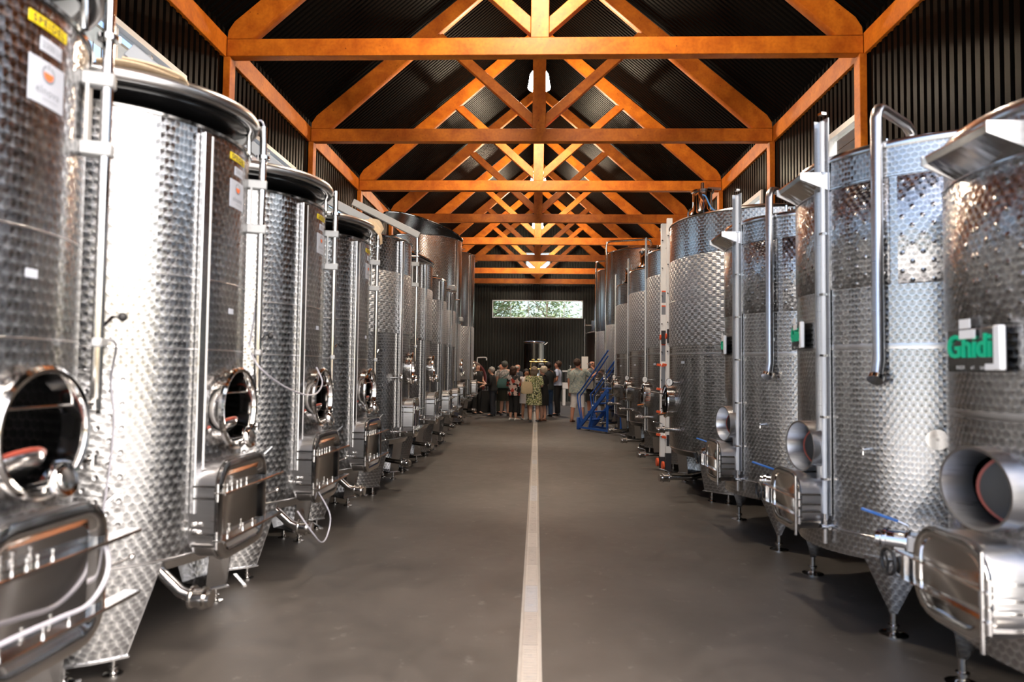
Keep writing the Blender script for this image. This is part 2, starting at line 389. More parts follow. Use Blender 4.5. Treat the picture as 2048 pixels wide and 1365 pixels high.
def patch(mb, th, z, w, h, r, t=.002, n=8):
    vs = []; fs = []
    for k, hh in enumerate((-.004, t)):
        for j in (0, 1):
            vs += [(-w / 2 + w * i / n, -h / 2 + h * j, hh) for i in range(n + 1)]
    m = n + 1
    for i in range(n):
        fs += [(2 * m + i, 2 * m + i + 1, 3 * m + i + 1, 3 * m + i), (i, m + i, m + i + 1, i + 1), (i, i + 1, 2 * m + i + 1, 2 * m + i), (m + i, 3 * m + i, 3 * m + i + 1, m + i + 1)]
    fs += [(0, 2 * m, 3 * m, m), (n, m + n, 3 * m + n, 2 * m + n)]
    return wrap(mb, vs, fs, th, z, r)

# ------------------------------------------------------------------ the building
Y0, Y1, WX = 1.1, 32.0, 4.04
EAVE, PITCH = 5.80, .84                       # rafter top at the eave, roof slope
TR0, TRS, NTR = 8.41, 3.248, 8
def corr(mb, O, U, V, N, u0, u1, v0, v1, pitch=.13, depth=.035, holes=()):
    """trapezoidal sheet: profile along U, ribs along V, depth along N; v1 may depend on u; holes are (u0,u1,v0,v1)"""
    O, U, V, N = map(Vector, (O, U, V, N)); prof = []; u = u0
    while u < u1 - 1e-6:
        for du, h in ((0, 0), (.54, 0), (.66, 1), (.88, 1)):
            if u + du * pitch < u1: prof.append((u + du * pitch, h * depth))
        u += pitch
    prof.append((u1, 0))
    for h in holes:
        for e in h[:2]:
            for (a, ha), (b, hb) in zip(prof, prof[1:]):
                if a + 1e-6 < e < b - 1e-6: prof.append((e, ha + (hb - ha) * (e - a) / (b - a))); prof.sort(); break
    fv = v1 if callable(v1) else (lambda _u: v1)
    P = lambda u, v, h: O + U * u + V * v + N * h
    for (a, ha), (b, hb) in zip(prof, prof[1:]):
        if b - a < 1e-6: continue
        m = (a + b) / 2; spans = [(v0, None)]
        hs = sorted([h for h in holes if h[0] < m < h[1]], key=lambda h: h[2]); lo = v0; spans = []
        for h in hs: spans.append((lo, h[2])); lo = h[3]
        spans.append((lo, None))
        for s0, s1 in spans:
            ta, tb = (fv(a), fv(b)) if s1 is None else (s1, s1)
            mb.add([P(a, s0, ha), P(b, s0, hb), P(b, tb, hb), P(a, ta, ha)], [(0, 1, 2, 3)])
    return mb
# windows: (wall, u0, u1, z0, z1, panes)
LW = [(TR0 + TRS * k + a, TR0 + TRS * k + b) for k, a, b in ((-2, .5, 2.4), (-1, .45, 2.32), (0, .5, 2.6), (1, .6, 2.75), (2, .6, 2.6), (3, .6, 2.6), (4, .6, 2.6), (5, .6, 2.6))]
RW = [(2.4, 4.3), (8.50, 9.55), (12.3, 14.2), (15.5, 17.4), (18.8, 20.6)]
WZ0, WZ1 = 3.72, 4.76
holesL = [(a, b, WZ0, WZ1) for a, b in LW]; holesR = [(a, b, WZ0, WZ1) for a, b in RW] + [(24.2, 30.2, -.05, 3.5)]
corr(MB(), (-WX, 0, 0), (0, 1, 0), (0, 0, 1), (-1, 0, 0), Y0, Y1, 0, EAVE + .05, holes=holesL).build('wall_left', 'black_sheet', kind='structure', smooth=False)
corr(MB(), (WX, 0, 0), (0, 1, 0), (0, 0, 1), (1, 0, 0), Y0, Y1, 0, EAVE + .05, holes=holesR).build('wall_right', 'black_sheet', kind='structure', smooth=False)
gable = lambda x: EAVE + .03 + (4.0 - abs(x)) * PITCH
EW = (-2.11, 2.15, 3.90, 4.74); GW = (-.56, .60, 6.08, 7.0)
corr(MB(), (0, Y1, 0), (1, 0, 0), (0, 0, 1), (0, 1, 0), -WX, WX, 0, gable, holes=[EW, GW]).build('wall_back', 'end_sheet', kind='structure', smooth=False)
DO = (-3.9, 3.9, -.1, 5.2)
corr(MB(), (0, Y0, 0), (1, 0, 0), (0, 0, 1), (0, -1, 0), -WX, WX, 0, gable, holes=[DO]).build('wall_front', 'black_sheet', kind='structure', smooth=False)
sl = math.sqrt(1 + PITCH ** 2); rl = 4.25 * sl
for sg in (-1, 1):
    corr(MB(), (sg * 4.25, 0, EAVE + .04 - .25 * PITCH), (0, 1, 0), (-sg / sl, 0, PITCH / sl), (sg * PITCH / sl, 0, 1 / sl), Y0 - .6, Y1 + .5, 0, rl, pitch=.10, depth=.03).build('ceiling', 'roof_sheet', kind='structure', smooth=False)
MB().box((0, (Y0 + Y1) / 2, -.1), (8.6, Y1 - Y0, .2)).build('floor', 'floor', kind='structure', smooth=False)
MB().box((0, -12.05, -.13), (60, 26.28, .2)).build('ground', 'apron', kind='structure', smooth=False)
g = MB()
for x, y, sx, sy in ((-24.4, 20, 40, 42.5), (24.4, 20, 40, 42.5)): g.box((x, y, -.2), (sx, sy, .2))
g.box((0, 51, -.2), (90, 37.8, .2)).build('ground', 'apron', kind='structure', smooth=False)
# door opening reveal
rv = MB()
for x in (-3.95, 3.95): rv.box((x, Y0 - .03, 2.6), (.1, .16, 5.2))
dv = MB()
for y in (24.16, 30.24): dv.box((WX + .02, y, 1.75), (.14, .08, 3.5))
dv.box((WX + .02, 27.2, 3.54), (.14, 6.16, .08)).build('door_2', 'black_sheet', kind='structure', smooth=False)
rv.box((0, Y0 - .03, 5.25), (8.0, .16, .1)).build('door_1', 'black_sheet', kind='structure', smooth=False)

nwin = 0
def window(O, U, N, w, z0, z1, panes, frame=.06, mull=.035, mat='frame_white', d=.07, bars=()):
    """O = corner at u=0 on the wall plane, U along the wall, N to the outside"""
    global nwin; nwin += 1
    e = thing('window_%d' % nwin, None, None, (0, 0, 0), kind='structure')
    U, N = Vector(U), Vector(N); m = Matrix((U, Vector((0, 0, 1)), N)).transposed().to_4x4(); m.translation = Vector(O) + Vector((0, 0, z0)); h = z1 - z0
    f = MB().at(m)
    for c, s in (((w / 2, frame / 2), (w, frame)), ((w / 2, h - frame / 2), (w, frame)), ((frame / 2, h / 2), (frame, h - 2 * frame)), ((w - frame / 2, h / 2), (frame, h - 2 * frame))):
        f.box((*c, .02), (*s, d + .05))
    f.build('frame', mat, e, smooth=False)
    pw = (w - 2 * frame) / panes
    for i in range(panes):
        x0 = frame + pw * i
        if i: MB().at(m).box((x0, h / 2, .03), (mull, h - 2 * frame, d)).build('mullion', mat, e, smooth=False)
        MB().at(m).box((x0 + pw / 2, h / 2, .03), (pw - .002, h - 2 * frame, .006)).build('pane', 'glass', e, smooth=False)
    return e, m, h
for a, b in LW:
    we, wm, wh = window((-WX, a, 0), (0, 1, 0), (-1, 0, 0), b - a, WZ0, WZ1, 2 if b - a > 2 else 3)
    if (a, b) in LW[1:5]:                          # thin barred guard fixed outside the pane
        for i in range(15): MB().at(wm).cyl(((b - a) * (i + .5) / 15, .02, .26), ((b - a) * (i + .5) / 15, .86, .26), .007, n=6).build('guard_bar', 'galv', we)
        MB().at(wm).box(((b - a) / 2, .88, .16), (b - a, .03, .24)).build('guard_rail', 'galv', we, smooth=False); MB().at(wm).box(((b - a) / 2, .01, .16), (b - a, .03, .24)).build('guard_rail', 'galv', we, smooth=False)
for a, b in RW:
    window((WX, a, 0), (0, 1, 0), (1, 0, 0), b - a, WZ0, WZ1, 1 if b - a < 1.3 else 2, frame=.08)
window((EW[0], Y1, 0), (1, 0, 0), (0, 1, 0), EW[1] - EW[0], EW[2], EW[3], 5, frame=.035, mull=.03)
window((GW[0], Y1, 0), (1, 0, 0), (0, 1, 0), GW[1] - GW[0], GW[2], GW[3], 2, frame=.04)
# plank clad eave wall outside the right window
pk = thing('plank_wall', 'pale plank cladding seen through the small window on the right wall', 'wall', (5.6, 11.6, 0))
for i in range(17):
    MB().box((0, 0, 3.35 + i * .24), (.03, 7.4, .233)).build('plank', 'plank', pk, smooth=False, bevel=.004)
MB().box((.06, 0, 3.7), (.06, 7.2, 7.4)).build('backing', 'bark', pk, smooth=False)
# eave beams: one straight timber per bay on either wall
for sg, side in ((-1, 'left'), (1, 'right')):
    o = MB().box((sg * 4.03, (Y0 + Y1) / 2, 5.555), (.06, Y1 - Y0, .27)).build('trim_%d' % (1 if sg < 0 else 2), 'wood', kind='structure', smooth=False, bevel=.004)
    MB().box((sg * 4.0, (Y0 + Y1) / 2, .06), (.03, Y1 - Y0, .12)).build('baseboard_%s' % side, 'black_sheet', kind='structure', smooth=False)
# ------------------------------------------------------------------ trusses
ordn = ['first', 'second', 'third', 'fourth', 'fifth', 'sixth', 'seventh', 'eighth']
def prism_xz(poly, y0, y1):
    b = MB(); n = len(poly); vs = [(x, y0, z) for x, z in poly] + [(x, y1, z) for x, z in poly]
    return b.add(vs, [tuple(range(n - 1, -1, -1)), tuple(range(n, 2 * n))] + [(i, (i + 1) % n, n + (i + 1) % n, n + i) for i in range(n)])
tme = {}
tme['tie_beam'] = MB().box((0, .07, 5.5375), (7.98, .14, .225)).mesh('tie_beam', 'wood', bevel=.006)
tme['king_post'] = MB().box((0, .07, 5.65 + 1.67), (.23, .13, 3.34)).mesh('king_post', 'wood', bevel=.006)
for sg in (-1, 1):
    ap = 5.80 + 4.0 * PITCH
    tme['rafter', sg] = prism_xz([(sg * 3.99, 5.652), (sg * 3.98, 5.76), (sg * 3.90, 5.80 + .10 * PITCH), (sg * .116, ap - .116 * PITCH), (sg * .116, ap - .116 * PITCH - .26), (sg * 3.68, 5.652)], 0, .145).mesh('rafter', 'wood', bevel=.006)
    x1 = 1.78; zt = ap - .26 - x1 * PITCH
    tme['strut', sg] = prism_xz([(sg * .116, 5.70), (sg * .116, 5.92), (sg * 1.70, 5.92 + 1.584 * .90), (sg * 1.88, 5.70 + 1.764 * .90)], .01, .13).mesh('strut', 'wood', bevel=.006)
    tme['wall_post', sg] = MB().box((sg * 3.985, .07, 2.71), (.09, .16, 5.42)).mesh('wall_post', 'wood', bevel=.006)
for k in range(-2, NTR):
    lab = ('%s orange timber roof truss counted from the camera' % ordn[k]) if k >= 0 else ('orange timber roof truss over the nearest tanks, %s the first one in view' % ('just before' if k == -1 else 'two bays before'))
    t = thing('roof_truss', lab, 'roof truss', (-.011 if 0 else 0, TR0 + TRS * k, 0), group='roof trusses')
    for key, me in tme.items(): share(key if isinstance(key, str) else key[0], me, t)
# ------------------------------------------------------------------ pendants
pl = thing('pendant_lamp', 'x', 'lamp', (0, 0, 0), group='pendant lamps under the ridge')
sh = MB().lathe([(.06, .34), (.14, .33), (.185, .26), (.205, .10), (.225, .02), (.215, .0), (.12, -.035), (0, -.045)], 28).build('diffuser', 'lamp', pl)
MB().lathe([(0, .44), (.05, .44), (.075, .42), (.075, .335), (0, .335)], 20).build('lamp_housing', 'black_rubber', pl)
MB().cyl((0, 0, .44), (0, 0, 1.72), .008, n=6).build('suspension_rod', 'black_rubber', pl)
def lamp_light(y):
    d = bpy.data.lights.new('pendant_light', 'AREA'); d.shape = 'DISK'; d.size = .38; d.energy = 95; d.color = (1, .92, .82)
    o = bpy.data.objects.new('pendant_light', d); COL.objects.link(o); o.location = (-.005, y, 6.98 - .06)
for i, y in enumerate((6.75, 13.15, 19.75, 26.3)):
    lamp_light(y)
    o = pl if i == 0 else copy_tree(pl)
    o.location = (-.005, y, 6.98)
    o['label'] = ['glowing pendant lamp over the nearest tanks before the first truss', 'largest glowing pendant lamp, half hidden by the second king post', 'glowing pendant lamp just above the third tie beam', 'farthest glowing pendant lamp, above the fifth tie beam'][i]
# ------------------------------------------------------------------ floor drain
dr = thing('floor_drain', 'long narrow steel channel drain with slotted grates down the aisle', 'drain', (-.018, 0, 0))
for x in (-.05, .05): MB().box((x, 15.5, .0015), (.018, 31.4, .006)).build('drain_frame', 'drain_edge', dr, smooth=False)
gm = []
for tint in (0, 1, 2):
    b = MB()
    for i in range(16): b.box((0, .016 + i * .031, .0025), (.078, .023, .008))
    b.box((-.037, .25, .003), (.008, .494, .0085)); b.box((.037, .25, .003), (.008, .494, .0085))
    for yy in (.12, .37): b.tube([(-.018 + .006 * j, yy - .008 * (1 - ((j - 3) / 3) ** 2), .0075) for j in range(7)], .0022, 5)
    mt = plain('drain grate steel %d' % tint, ((.38, .355, .33), (.39, .40, .42), (.43, .405, .375))[tint], .42, .35, .10, 20)
    gm.append(b.mesh('grate', mt, smooth=False))
for i in range(62): share('grate', random.choice(gm), dr, loc=(0, .2 + i * .5, 0))
MB().box((0, 15.5, -.012), (.1, 31.4, .012)).build('channel_bed', 'black_rubber', dr, smooth=False)

# ------------------------------------------------------------------ tank parts
def shell_grid(mb, r, z0, z1, hole=None, n=96):
    """open cylinder wall; hole = (angle, zc, a, b): an oval opening with a real hole through the sheet"""
    st = 360 / n
    if not hole: return mb.lathe([(r, z0), (r, z1)], n)
    th, zc, a, b = hole; c = round(th / st); k = int(math.ceil((a + .02) / r / R(st))); H = b + .03
    sa = k * R(st) * r; zs = [z0, zc - H, zc + H, z1]
    for j in range(3):
        for i in range(n):
            if j == 1 and -k <= ((i - c + n // 2) % n) - n // 2 < k: continue
            A, B = R(st * i), R(st * (i + 1))
            mb.add([(r * cos(A), r * sin(A), zs[j]), (r * cos(B), r * sin(B), zs[j]), (r * cos(B), r * sin(B), zs[j + 1]), (r * cos(A), r * sin(A), zs[j + 1])], [(0, 1, 2, 3)])
    N = 48; inn = []; out = []
    for i in range(N):
        p = 2 * pi * i / N; cx, cy = cos(p), sin(p); q = max(abs(cx), abs(cy))
        inn.append((a * cx, b * cy)); out.append((sa * cx / q, H * cy / q))
    wrap(mb, inn + out, [(i, (i + 1) % N, N + (i + 1) % N, N + i) for i in range(N)], st * c, zc, r)
    return mb
def seam(name, parent, r, z, mat='satin', h=.012, t=.003):
    return MB().lathe([(r, z - h / 2), (r + t, z - h / 4), (r + t, z + h / 4), (r, z + h / 2)], 72).build(name, mat, parent)
_foot = {}
def foot(parent, x, y, h, disc=.045, stem=.013):
    key = (round(h, 3), disc)
    if key not in _foot:
        b = MB().lathe([(0, h), (stem, h), (stem, h * .45), (stem * 1.7, h * .43), (stem * 1.7, h * .33), (stem, h * .31), (stem, .022), (stem * 1.6, .016), (disc * .5, .012), (disc, .007), (disc, 0), (0, 0)], 18)
        _foot[key] = b.mesh('foot', 'polished')
    return share('foot', _foot[key], parent, loc=(x, y, 0))
def leg_skirt(tank, r, s, z1, zb, mat='perlage', tA=35, tB=86, bA=47, bB=71, depth=.13):
    """folded sheet leg: curved trapezoid carrying the tank wall down to two feet; s mirrors it round"""
    f = (lambda a: s(a)); b = MB(); n = 8; loops = []
    for i in range(n + 1):
        ta, ba = R(f(tA + (tB - tA) * i / n)), R(f(bA + (bB - bA) * i / n))
        loops.append([(r * cos(ba), r * sin(ba), zb), (r * cos(ta), r * sin(ta), z1), ((r - .008) * cos(ta), (r - .008) * sin(ta), z1), ((r - .008) * cos(ba), (r - .008) * sin(ba), zb)])
    b.loft(loops)
    o = b.build('leg', mat, tank)
    for t, q in ((tA, bA), (tB, bB)):          # folded side returns
        t_, q_ = R(f(t)), R(f(q)); w = MB(); vs = []
        for a, z in ((q_, zb), (t_, z1)):
            for rr_ in (r, r - depth):
                for d in (0, .006): vs.append((rr_ * cos(a + d / r), rr_ * sin(a + d / r), z))
        w.add(vs, [(0, 1, 3, 2), (4, 6, 7, 5), (0, 2, 6, 4), (1, 5, 7, 3), (0, 4, 5, 1), (2, 3, 7, 6)]).build('side_plate', 'steel', o, smooth=False)
    pl_ = MB(); vs = []; m = 6
    for i in range(m + 1):
        a = R(f(bA - 1 + (bB - bA + 2) * i / m))
        vs.append([((r + .012) * cos(a), (r + .012) * sin(a), zb - .008), ((r + .012) * cos(a), (r + .012) * sin(a), zb + .002), ((r - depth) * cos(a), (r - depth) * sin(a), zb + .002), ((r - depth) * cos(a), (r - depth) * sin(a), zb - .008)])
    pl_.loft(vs).build('base_plate', 'steel', o, smooth=False)
    for q in (bA + 3.5, bB - 3.5):
        a = R(f(q)); foot(o, (r - .05) * cos(a), (r - .05) * sin(a), zb)
    return o
def leg_cone(tank, r, th, z1, za, half=11, mat='perlage'):
    """triangular pressed leg tapering to one round foot"""
    a0 = R(th); top = []; bot = []; n = 8; fr = r - .03
    for i in range(n + 1):
        a = a0 + R(-half + 2 * half * i / n); top.append((r * cos(a), r * sin(a), z1))
    for i in range(n + 1):
        a = a0 + R(half - 2 * half * i / n); q = r - .22 * (1 - abs(i / n * 2 - 1) ** 2); top.append((q * cos(a), q * sin(a), z1))
    c = (fr * cos(a0), fr * sin(a0)); k = len(top); mid = []
    for i, p in enumerate(top):
        d = (p[0] - c[0], p[1] - c[1]); l = hypot(*d) or 1e-6; bot.append((c[0] + d[0] / l * .022, c[1] + d[1] / l * .022, za))
    o = MB().loft([bot, top]).build('leg', mat, tank)
    foot(o, c[0], c[1], za + .01, .075, .018)
    return o
def oval_ring(a, b, prof, n=40):
    """loops of an oval; prof = [(grow, height)]"""
    return [[((a + g) * cos(2 * pi * i / n), (b + g) * sin(2 * pi * i / n), h) for i in range(n)] for g, h in prof]
def rr_ring(w, h, r, prof, n=5):
    return [[(x, y, z) for x, y in rrect(w + 2 * g, h + 2 * g, max(.008, r + g), n)] for g, z in prof]
_bolt = MB().lathe([(0, .045), (.009, .044), (.009, .034), (.0045, .033), (.0045, .014), (.010, .013), (.010, 0), (0, 0)], 10).mesh('bolt', 'polished')
_knob = MB().sphere((0, 0, 0), .018, 14, 10).mesh('ball_knob', 'black_rubber')
def hatch(tank, th, r, zc, w, h, prot, hinge=-1, bars=(.105, -.135), style=0):
    """rectangular round-cornered tank door on a deep collar, with two clamp bars, bolts and hinges"""
    m = Fm(th, r, zc); rc = .12 if style == 0 else .13
    o = MB().at(m).loft(rr_ring(w, h, rc, [(-.018, -.10), (0, -.10), (0, prot), (.014, prot + .004), (.014, prot + .018), (-.018, prot + .018), (-.018, -.10)]), cap0=False, cap1=False).build('hatch', 'satin', tank)
    if style == 0: prof = [(-.004, prot + .018), (.010, prot + .022), (.010, prot + .036), (-.02, prot + .046), (-.05, prot + .036), (-.075, prot + .014), (-.10, prot + .010)]
    else: prof = [(-.004, prot + .018), (.004, prot + .022), (.004, prot + .030), (-.016, prot + .034), (-.035, prot + .026), (-.055, prot - .012), (-.075, prot - .018)]
    MB().at(m).loft(rr_ring(w, h, rc, prof)).build('hatch_door', 'polished', o)
    for y in bars:
        b = MB().at(m); x0, x1 = -w / 2 - .03, w / 2 + (.15 if style == 0 else .10); z0 = prot + .02
        xs = (x0, x1) if hinge < 0 else (-x1, -x0)
        bd = .062 if style == 0 else .034
        b.box(((xs[0] + xs[1]) / 2, y, z0 + bd / 2), (xs[1] - xs[0], .008, bd))
        if style == 0: b.box(((xs[0] + xs[1]) / 2, y - .005, z0 + .060), (xs[1] - xs[0], .012, .005))
        bar = b.build('clamp_bar', 'polished', o, smooth=False, bevel=.002)
        for q in ((.10, .17, .25, .31, .40) if y > 0 else (.12, .36, .52)) if style == 0 else (.45, .6):
            X = xs[0] + (xs[1] - xs[0]) * q
            if style == 0: share('bolt', _bolt, bar, m @ Matrix.Translation((X, y + .004, z0 + .035)) @ Matrix.Rotation(-pi / 2, 4, 'X') @ Matrix.Scale(.75, 4))
            else: share('bolt', _bolt, bar, m @ Matrix.Translation((X, y - .004, z0 + .012)) @ Matrix.Scale(.5, 4))
        X = hinge * (w / 2 + .014)
        hb = MB().at(m); hb.box((X - hinge * .0, y + .03, prot - .03), (.012, .012, .13)); hb.box((X, y - .03, prot - .03), (.012, .012, .13)); hb.cyl((X, y + .045, prot + .035), (X, y - .045, prot + .035), .010, n=10)
        hb.build('hinge', 'polished', o)
    if style == 1:
        MB().at(m).cyl((hinge * (w / 2 + .0), .17, prot + .05), (hinge * (w / 2), -.19, prot + .05), .008, n=10).build('hinge_rod', 'polished', o)
        MB().at(m).prism([(-hinge * (w / 2 + .02), bars[0]), (-hinge * (w / 2 + .11), bars[0] - .03), (-hinge * (w / 2 + .11), bars[1] + .03), (-hinge * (w / 2 + .02), bars[1])], prot + .005, prot + .06).build('clamp_bracket', 'polished', o, smooth=False)
        X = -hinge * (w / 2 + .125); q = MB().at(m)
        q.torus(.055, .008, prot + .07, 24, 8, cx=X, cy=(bars[0] + bars[1]) / 2)
        for k in range(3):
            a = k * 2 * pi / 3 + .3; q.cyl((X, (bars[0] + bars[1]) / 2, prot + .07), (X + .055 * cos(a), (bars[0] + bars[1]) / 2 + .055 * sin(a), prot + .07), .006, n=6)
        q.build('hand_wheel', 'black_rubber', o)
    else:
        X = -hinge * (w / 2 + .14)
        MB().at(m).cyl((X - .10, -.01, prot + .03), (X, -.005, prot + .045), .005, n=8).sphere((X + .005, -.004, prot + .046), .014).build('swing_bolt', 'polished', o)
        MB().at(m).cyl((X - .09, h / 2 - .02, prot), (X - .05, h / 2 + .02, prot + .03), .007, n=8).build('locking_pin', 'polished', o)
    return o
def manhole(tank, th, r, zc, a, b, prot, style=0):
    m = Fm(th, r, zc)
    if style == 0:      # thick rolled rim, round inner door folded down inside, hand wheel below
        o = MB().at(m).loft(oval_ring(a, b, [(-.008, -.03), (-.008, prot - .02), (.0, prot), (.014, prot + .004), (.026, prot - .006), (.028, prot - .02), (.012, prot - .03), (.012, -.02), (-.008, -.03)]), False, False).build('manhole', 'polished', tank)
        MB().at(m).cyl((-a * .98, b * .42, prot * .3), (a * .9, b * .42, prot * .3), .006, n=8).build('cross_bar', 'polished', o)
        d = MB().at(m @ Matrix.Translation((-.05, -b * .70, -.10)) @ Matrix.Rotation(R(58), 4, 'X'))
        d.loft(oval_ring(a * .82, b * .82, [(-.02, .03), (-.006, .022), (0, .012), (0, -.004), (-.01, -.01)]))
        dd = d.build('manhole_door', 'steel', o)
        MB().at(m @ Matrix.Translation((-.05, -b * .70, -.10)) @ Matrix.Rotation(R(58), 4, 'X')).torus(a * .82, .009, .0, 40, 8).build('gasket', 'red_rubber', dd)
        k = MB().at(m @ Matrix.Translation((.03, -b * .86, prot + .0)) @ Matrix.Rotation(R(-14), 4, 'X'))
        k.cyl((0, 0, -.08), (0, 0, .02), .016).lathe([(0, .058), (.034, .056), (.040, .05), (.056, .054), (.062, .046), (.062, .030), (.050, .022), (.018, .018), (0, .018)], 24)
        k.build('hand_wheel', 'polished', o)
        for y in (b * .42, -b * .62):
            MB().at(m).cyl((a + .015, y, prot - .015), (a + .065, y, prot - .015), .011, n=10).cyl((a + .055, y - .02, prot - .015), (a + .055, y + .02, prot - .015), .017, n=10).build('hinge', 'polished', o)
    elif style == 1:    # plain oval sleeve with the inner door swung inside, red gasket
        o = MB().at(m).loft(oval_ring(a, b, [(-.032, -.05), (-.008, prot), (.004, prot + .002), (.004, -.04), (-.026, -.056), (-.032, -.05)]), False, False).build('manhole', 'satin', tank)
        dm = m @ Matrix.Translation((.07, 0, -.12)) @ Matrix.Rotation(R(48), 4, 'Y')
        dd = MB().at(dm).loft(oval_ring(a * .86, b * .9, [(-.03, .022), (0, .016), (0, -.004), (-.015, -.012)])).build('manhole_door', 'black_rubber', o)
        MB().at(dm).loft(oval_ring(a * .86, b * .9, [(-.004, .008), (.012, .006), (.012, -.004), (-.004, -.006), (-.004, .008)]), False, False).build('gasket', 'red_rubber', dd)
        q = MB().at(m).cyl((-a * .2, .012, -.12), (a * .75, .0, -.05), .005, n=8); q.build('cross_bar', 'polished', o)
        for y in (.05, -.05): MB().at(m).cyl((a - .03, y, -.03), (a - .004, y, -.012), .011, n=10).build('hinge', 'polished', o)
    else:               # outward collar with clamp arms (far tanks)
        o = MB().at(m).loft(oval_ring(a, b, [(-.008, -.03), (-.008, prot), (.014, prot + .004), (.018, prot - .008), (.004, prot - .016), (.004, -.02), (-.008, -.03)]), False, False).build('manhole', 'polished', tank)
        MB().at(m).cyl((a * .2, b * .45, prot), (a * .2 + .02, b * .45 + .03, prot + .20), .010, n=8).cyl((a * .2 - .01, b * .9, prot), (a * .2 - .01, b * .3, prot + .04), .012, n=8).build('clamp_arm', 'polished', o)
        MB().at(m).cyl((a * .2, -b * .8, prot - .02), (a * .2 - .03, -b * .9, prot + .08), .014, n=8).build('clamp_arm', 'polished', o)
        MB().at(m @ Matrix.Translation((0, 0, -.10)) @ Matrix.Rotation(R(50), 4, 'Y')).loft(oval_ring(a * .8, b * .85, [(-.02, .02), (0, .012), (0, -.006)])).build('manhole_door', 'steel', o)
    return o
def valve(tank, name, pts, r, n=14, body=.0, lever=None, mat='polished'):
    """pipe stub along pts with clamp unions and an optional lever"""
    b = MB(); P = [Vector(p) for p in pts]
    b.tube(P, r, n)
    d = (P[-1] - P[-2]).normalized(); e = P[-1]
    b.cyl(e - d * .012, e + d * .006, r * 1.45, n=n)
    b.cyl(P[0] - (P[1] - P[0]).normalized() * .01, P[0] + (P[1] - P[0]).normalized() * .012, r * 1.5, n=n)
    if body: b.cyl(e - d * (.03 + body), e - d * .03, r * 1.55, n=n); b.cyl(e - d * (.035 + body), e - d * (.024 + body), r * 1.85, n=n); b.cyl(e - d * .04, e - d * .026, r * 1.85, n=n)
    o = b.build(name, mat, tank)
    if lever:
        p, q, lm = lever; p, q = Vector(p), Vector(q)
        MB().tube([p, p + Vector((0, 0, .03)), p + (q - p) * .25 + Vector((0, 0, .035))], .006, 8).build('lever_stem', 'polished', o)
        MB().beam(p + (q - p) * .2 + Vector((0, 0, .035)), q + Vector((0, 0, .035)), .018, .012).build('lever', lm, o, bevel=.003)
    return o
def label_parts(tank, th, z, r):
    o = patch(MB(), th, z + .205, .185, .038, r).build('name_sticker', 'sticker_yellow', tank); o['label'] = 'yellow name sticker'
    vs, fs = text_mesh('SPEIDEL', .037, bold=.0008, spacing=1.25); wrap(MB(), [(x, y, .0032) for x, y, _ in vs], fs, th, z + .203, r).build('lettering', 'ink', o)
    o = patch(MB(), th + 1, z + .132, .105, .048, r).build('volume_sticker', 'sticker_white', tank)
    vs, fs = text_mesh('2300 Lt', .03); wrap(MB(), [(x, y, .0032) for x, y, _ in vs], fs, th + 1, z + .131, r).build('lettering', 'ink_grey', o)
    o = patch(MB(), th, z, .17, .155, r).build('logo_sticker', 'sticker_white', tank)
    vs, fs = text_mesh('elnova', .040, spacing=1.1); q = wrap(MB(), [(x, y, .0032) for x, y, _ in vs], fs, th, z - .028, r)
    vs, fs = text_mesh('enotecnica', .014, spacing=1.2); wrap(q, [(x + .012, y, .0032) for x, y, _ in vs], fs, th, z - .055, r)
    q.build('lettering', 'ink_grey', o)
    ring = MB(); pts = []; n = 26
    for i in range(n + 1):
        a = R(115 + 310 * i / n); pts += [(.031 * cos(a), .031 * sin(a), .0033), (.025 * cos(a), .025 * sin(a), .0033)]
    pts += []
    wrap(ring, pts, [(2 * i, 2 * i + 1, 2 * i + 3, 2 * i + 2) for i in range(n)], th, z + .035, r)
    wrap(ring, [(-.003, .02, .0033), (.003, .02, .0033), (.003, .036, .0033), (-.003, .036, .0033)], [(0, 1, 2, 3)], th, z + .035, r); ring.build('emblem', 'ink_grey', o)
    half = [(.023 * cos(R(170 + 200 * i / 12)), .023 * sin(R(170 + 200 * i / 12)), .0034) for i in range(13)]
    wrap(MB(), half, [tuple(range(13))], th, z + .035, r).build('emblem_fill', 'ink_orange', o)

